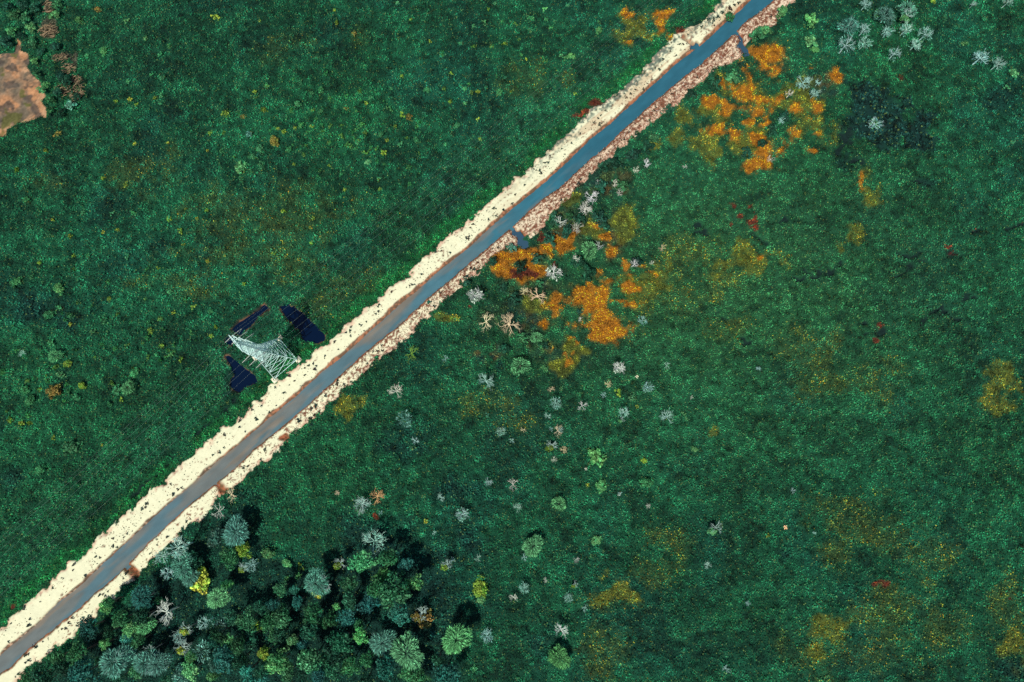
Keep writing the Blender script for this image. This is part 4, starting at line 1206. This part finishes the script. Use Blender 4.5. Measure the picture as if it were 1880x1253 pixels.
GROUP = {'leafy tree': 'leafy trees of the dark grove', 'bushy tree': 'bushy trees on the marsh', 'feathery round tree': 'feathery trees', 'bare dead tree': 'bare dead trees on the marsh',
         'twisted dead tree': 'twisted dead trees', 'half dead tree': 'half dead trees', 'rounded shrub': 'rounded shrubs in the fields', 'little shrub': 'little shrubs dotting the marsh'}
buckets = {}
for o, u, v, wd, ph, c, cat in THINGS:
    tag(o, 'x', cat, GROUP[ph])
    if (u, v) in MANUAL:
        o['label'] = MANUAL[(u, v)]
        continue
    best = min((a for a in ANCH if (a[0] - u) ** 2 + (a[1] - v) ** 2 > 40), key=lambda a: (a[0] - u) ** 2 + (a[1] - v) ** 2)
    dist = math.hypot(best[0] - u, best[1] - v)
    buckets.setdefault((ph, c, direction(u - best[0], v - best[1]), best[2]), []).append((dist, o))
for (ph, c, dr, an), L in buckets.items():
    L.sort(key=lambda t: t[0])
    for i, (dist, o) in enumerate(L):
        colw = COL[c][1]
        if len(L) == 1:
            o['label'] = '%s %s %s %s' % (colw, ph, dr, an)
        elif i == 0:
            o['label'] = 'nearest %s %s %s %s' % (colw, ph, dr, an)
        else:
            o['label'] = '%s nearest %s %s %s %s' % (ORD[i], colw, ph, dr, an)

# ------------------------------------------------------------------ dark tufts on the sand: small, alike, too many to tell apart
PLANT = [crown_dense(s, nl=5, per=9, leaf=.55, flat=.5, name='sand_plant') for s in (141, 142, 143)]
BIGP = '''420,925,9 267,932,7 261,935,9 271,925,6 318,908,8 327,899,7 334,896,6 234,980,5 215,1005,6 136,1037,7 157,1057,7 46,1114,8 53,1148,8 44,1119,6 97,1080,6 62,1187,7 67,1188,8 47,1203,9 35,1237,7 20,1145,5 160,1104,6 127,1144,6 121,1154,7 440,773,8 412,799,7 440,785,6 391,836,6 471,771,8 480,746,6 463,753,7 486,826,7 479,844,6 580,745,9 572,751,8 570,768,9 549,773,10 586,757,7 578,679,8 586,689,6 643,608,7 635,611,6 644,601,6 614,628,6 660,596,5 690,577,6 691,657,8 571,780,9 577,763,7 620,700,7 598,727,8 619,706,9 630,718,6 788,556,10 798,563,9 839,499,6 800,464,6 860,440,7 907,383,8 924,386,7 897,404,6 911,397,6 991,314,8 994,318,6 1000,300,6 940,375,6 1006,299,7 1101,228,8 1098,218,6 1150,180,7 1181,165,7 1217,110,8 1288,50,8 1310,40,9 1318,33,9 1326,24,10 1335,32,9 1310,22,8 1300,36,8 1340,17,10 1348,10,8 1356,6,8 1375,5,7 1254,82,6 1230,95,6 1210,128,6 942,452,9 936,457,9 1062,338,8 1056,346,8 1066,330,7 1110,274,6 1030,368,7 870,495,9 857,508,8 600,612,6 700,530,5 575,668,6 531,691,9 505,712,6 541,700,5'''
rs2 = np.random.default_rng(9)
plants = [(float(a), float(b), float(w_)) for a, b, w_ in (t.split(',') for t in BIGP.split())]
Lc = np.linalg.norm(PB - PA)
tries = 0
while len(plants) < 265 and tries < 6000:
    tries += 1
    s = rs2.uniform(0, Lc)
    we = rs2.random() < 0.55
    if we:
        n0, n1 = at_line(L_SW, s) + 0.9, at_line(L_WW, s) - 1.5
    else:
        n0, n1 = at_line(L_WE, s) + 1.2, at_line(L_SE, s) - 0.8
    t = rs2.beta(1.2, 1.0)
    if rs2.random() > 0.45 + 0.5 * s / Lc:
        continue
    n = n0 + (n1 - n0) * t
    x, y = PA[0] + s * EDIR[0] + n * NDIR[0], PA[1] + s * EDIR[1] + n * NDIR[1]
    plants.append((x, y, -rs2.uniform(.28, .62)))
for i, (a, b, w_) in enumerate(plants):
    if w_ > 0:
        p = W(a, b, .3)
        x, y, R = p[0], p[1], w_ * mpp(a, b)[0] / 2
        big = True
    else:
        x, y, R, big = a, b, -w_, False
    if not (X0 + 3 < x < X1 - 3 and Y0 + 3 < y < Y1 - 3):
        continue
    if float(sample(wet_d, np.array([x]), np.array([y]))[0]) < .6:
        continue
    c = [(0.012, 0.035, 0.03), (0.02, 0.05, 0.04), (0.05, 0.035, 0.025), (0.015, 0.06, 0.045)][rs2.integers(0, 4)]
    if a == 788:
        c = (0.01, 0.14, 0.09)
    o = link('sand_plant', PLANT[i % 3], M_LEAF, None, c)
    o.location = (x, y, ground_z(x, y) + .08)
    o.scale = (R, R * rs2.uniform(.7, 1.1), R * .8)
    o.rotation_euler = (0, 0, rs2.uniform(0, 6.28))
    sd = 'upper left' if sn(x, y)[1] < at_line(L_WW, sn(x, y)[0]) else 'lower right'
    tag(o, ('dark low bush on the %s sand bank' if big else 'tiny dark tuft on the %s sand bank') % sd, 'plant',
        ('dark low bushes on the %s bank' if big else 'tiny dark tufts on the %s bank') % sd)

# ------------------------------------------------------------------ sticks and litter on the lower right bank: one mass
def litter_mesh():
    r = np.random.default_rng(15)
    n = 9000
    s = Lc * (r.random(n) ** 0.62)
    t = r.random(n)
    n0, n1 = at_line(L_WE, s) + .5, at_line(L_SE, s) + .3
    nn = n0 + (n1 - n0) * t
    x, y = PA[0] + s * EDIR[0] + nn * NDIR[0], PA[1] + s * EDIR[1] + nn * NDIR[1]
    ok = (sample(wet_d, x, y) > .4) & (r.random(n) < .12 + .88 * ss(.15, .75, s / Lc))
    x, y, s = x[ok], y[ok], s[ok]
    n = len(x)
    z = sample(Z, x, y)
    a = r.uniform(0, np.pi, n)
    L, wv = r.uniform(.25, 1.1, n), r.uniform(.05, .14, n)
    d2 = np.stack([np.cos(a), np.sin(a), r.normal(0, .25, n)], -1) * (L / 2)[:, None]
    e2 = np.stack([-np.sin(a), np.cos(a), np.zeros(n)], -1) * (wv / 2)[:, None]
    up = np.array((0, 0, 1.0)) * wv[:, None]
    c = np.stack([x, y, z + .06], -1)
    V = np.stack([c - d2 - e2, c - d2 + e2, c - d2 + up, c + d2 - e2, c + d2 + e2, c + d2 + up], 1).reshape(-1, 3)
    i = np.arange(n)[:, None] * 6
    F = np.concatenate([i + np.array((0, 3, 5, 2)), i + np.array((1, 2, 5, 4)), i + np.array((0, 1, 4, 3))])
    k = r.random(n)
    col = np.where((k < .45)[:, None], np.array((0.24, .075, .04)), np.where((k < .75)[:, None], np.array((.08, .045, .03)), np.array((.68, .52, .40))))
    col = col * r.lognormal(0, .3, n)[:, None]
    return mesh_np('driftwood_litter', V, F, np.repeat(np.clip(col, 0, .85), 6, 0))
def clod_mesh():
    r = np.random.default_rng(16)
    n = 3600
    s = r.uniform(0, Lc, n)
    t = r.random(n)
    we = r.random(n) < .72
    a0 = np.where(we, at_line(L_SW, s) + .4, at_line(L_WE, s) + .9)
    a1 = np.where(we, at_line(L_WW, s) - 1.0, at_line(L_SE, s) - .2)
    # they gather in drifts along the bank
    keep = fbm(s, a0 + (a1 - a0) * t, 7, 77, 2) + .25 * s / Lc > r.uniform(.35, .85, n)
    s, nn = s[keep], (a0 + (a1 - a0) * t)[keep]
    x, y = PA[0] + s * EDIR[0] + nn * NDIR[0], PA[1] + s * EDIR[1] + nn * NDIR[1]
    ok = sample(wet_d, x, y) > .4
    x, y = x[ok], y[ok]
    n = len(x)
    z = sample(Z, x, y)
    R = r.uniform(.07, .24, n)[:, None]
    c = np.stack([x, y, z], -1)
    th = r.uniform(0, 6.28, n)
    P = []
    for k in range(4):
        a = th + k * np.pi / 2
        P.append(c + np.stack([np.cos(a), np.sin(a), np.full(n, -.1)], -1) * R * r.uniform(.7, 1.3, n)[:, None])
    P.append(c + np.array((0, 0, 1.0)) * R * .8)
    V = np.stack(P, 1).reshape(-1, 3)
    i = np.arange(n)[:, None] * 5
    F = np.concatenate([i + np.array((k, (k + 1) % 4, 4)) for k in range(4)])
    k = r.random(n)
    col = np.where((k < .6)[:, None], np.array((.018, .030, .024)), np.where((k < .85)[:, None], np.array((.16, .06, .03)), np.array((.03, .09, .05))))
    return mesh_np('bank_clods', V, F, np.repeat(col, 5, 0))
tag(link('bank_clods', clod_mesh(), M_DEBRIS), 'fine dark clods and sprigs sprinkled over the cream sand banks', 'clods', kind='stuff')
tag(link('driftwood_litter', litter_mesh(), M_DEBRIS), 'reddish brown sticks and litter strewn along the lower right bank', 'driftwood', kind='stuff')

def brush_mesh():
    r = np.random.default_rng(18)
    P = []
    for u, v, ru, rv, n in [(92,60,17,13,150),(90,14,9,14,50),(130,128,14,10,60),(142,165,14,26,170),(118,165,12,12,60),(112,108,14,8,50)]:
        for k in range(n):
            a, q = r.uniform(0, 6.28), math.sqrt(r.random())
            P.append(W(u + ru * q * math.cos(a), v + rv * q * math.sin(a))[:2])
    P = np.array(P)
    n = len(P)
    z = sample(Z, P[:, 0], P[:, 1]) + r.uniform(.3, 1.1, n)
    a = r.normal(.5, .5, n)
    L, wv = r.uniform(.6, 1.7, n), r.uniform(.10, .22, n)
    d2 = np.stack([np.cos(a), np.sin(a), r.normal(0, .2, n)], -1) * (L / 2)[:, None]
    e2 = np.stack([-np.sin(a), np.cos(a), np.zeros(n)], -1) * (wv / 2)[:, None]
    up = np.array((0, 0, 1.0)) * wv[:, None]
    c = np.stack([P[:, 0], P[:, 1], z], -1)
    V = np.stack([c - d2 - e2, c - d2 + e2, c - d2 + up, c + d2 - e2, c + d2 + e2, c + d2 + up], 1).reshape(-1, 3)
    i = np.arange(n)[:, None] * 6
    F = np.concatenate([i + np.array((0, 3, 5, 2)), i + np.array((1, 2, 5, 4)), i + np.array((0, 1, 4, 3))])
    col = np.where((r.random(n) < .5)[:, None], np.array((.34, .25, .15)), np.array((.12, .09, .06)))
    return mesh_np('dead_brush', V, F, np.repeat(col, 6, 0))
tag(link('dead_brush', brush_mesh(), M_DEBRIS), 'tangle of dry brown brushwood right of the orange brown clearing', 'brushwood', kind='stuff')
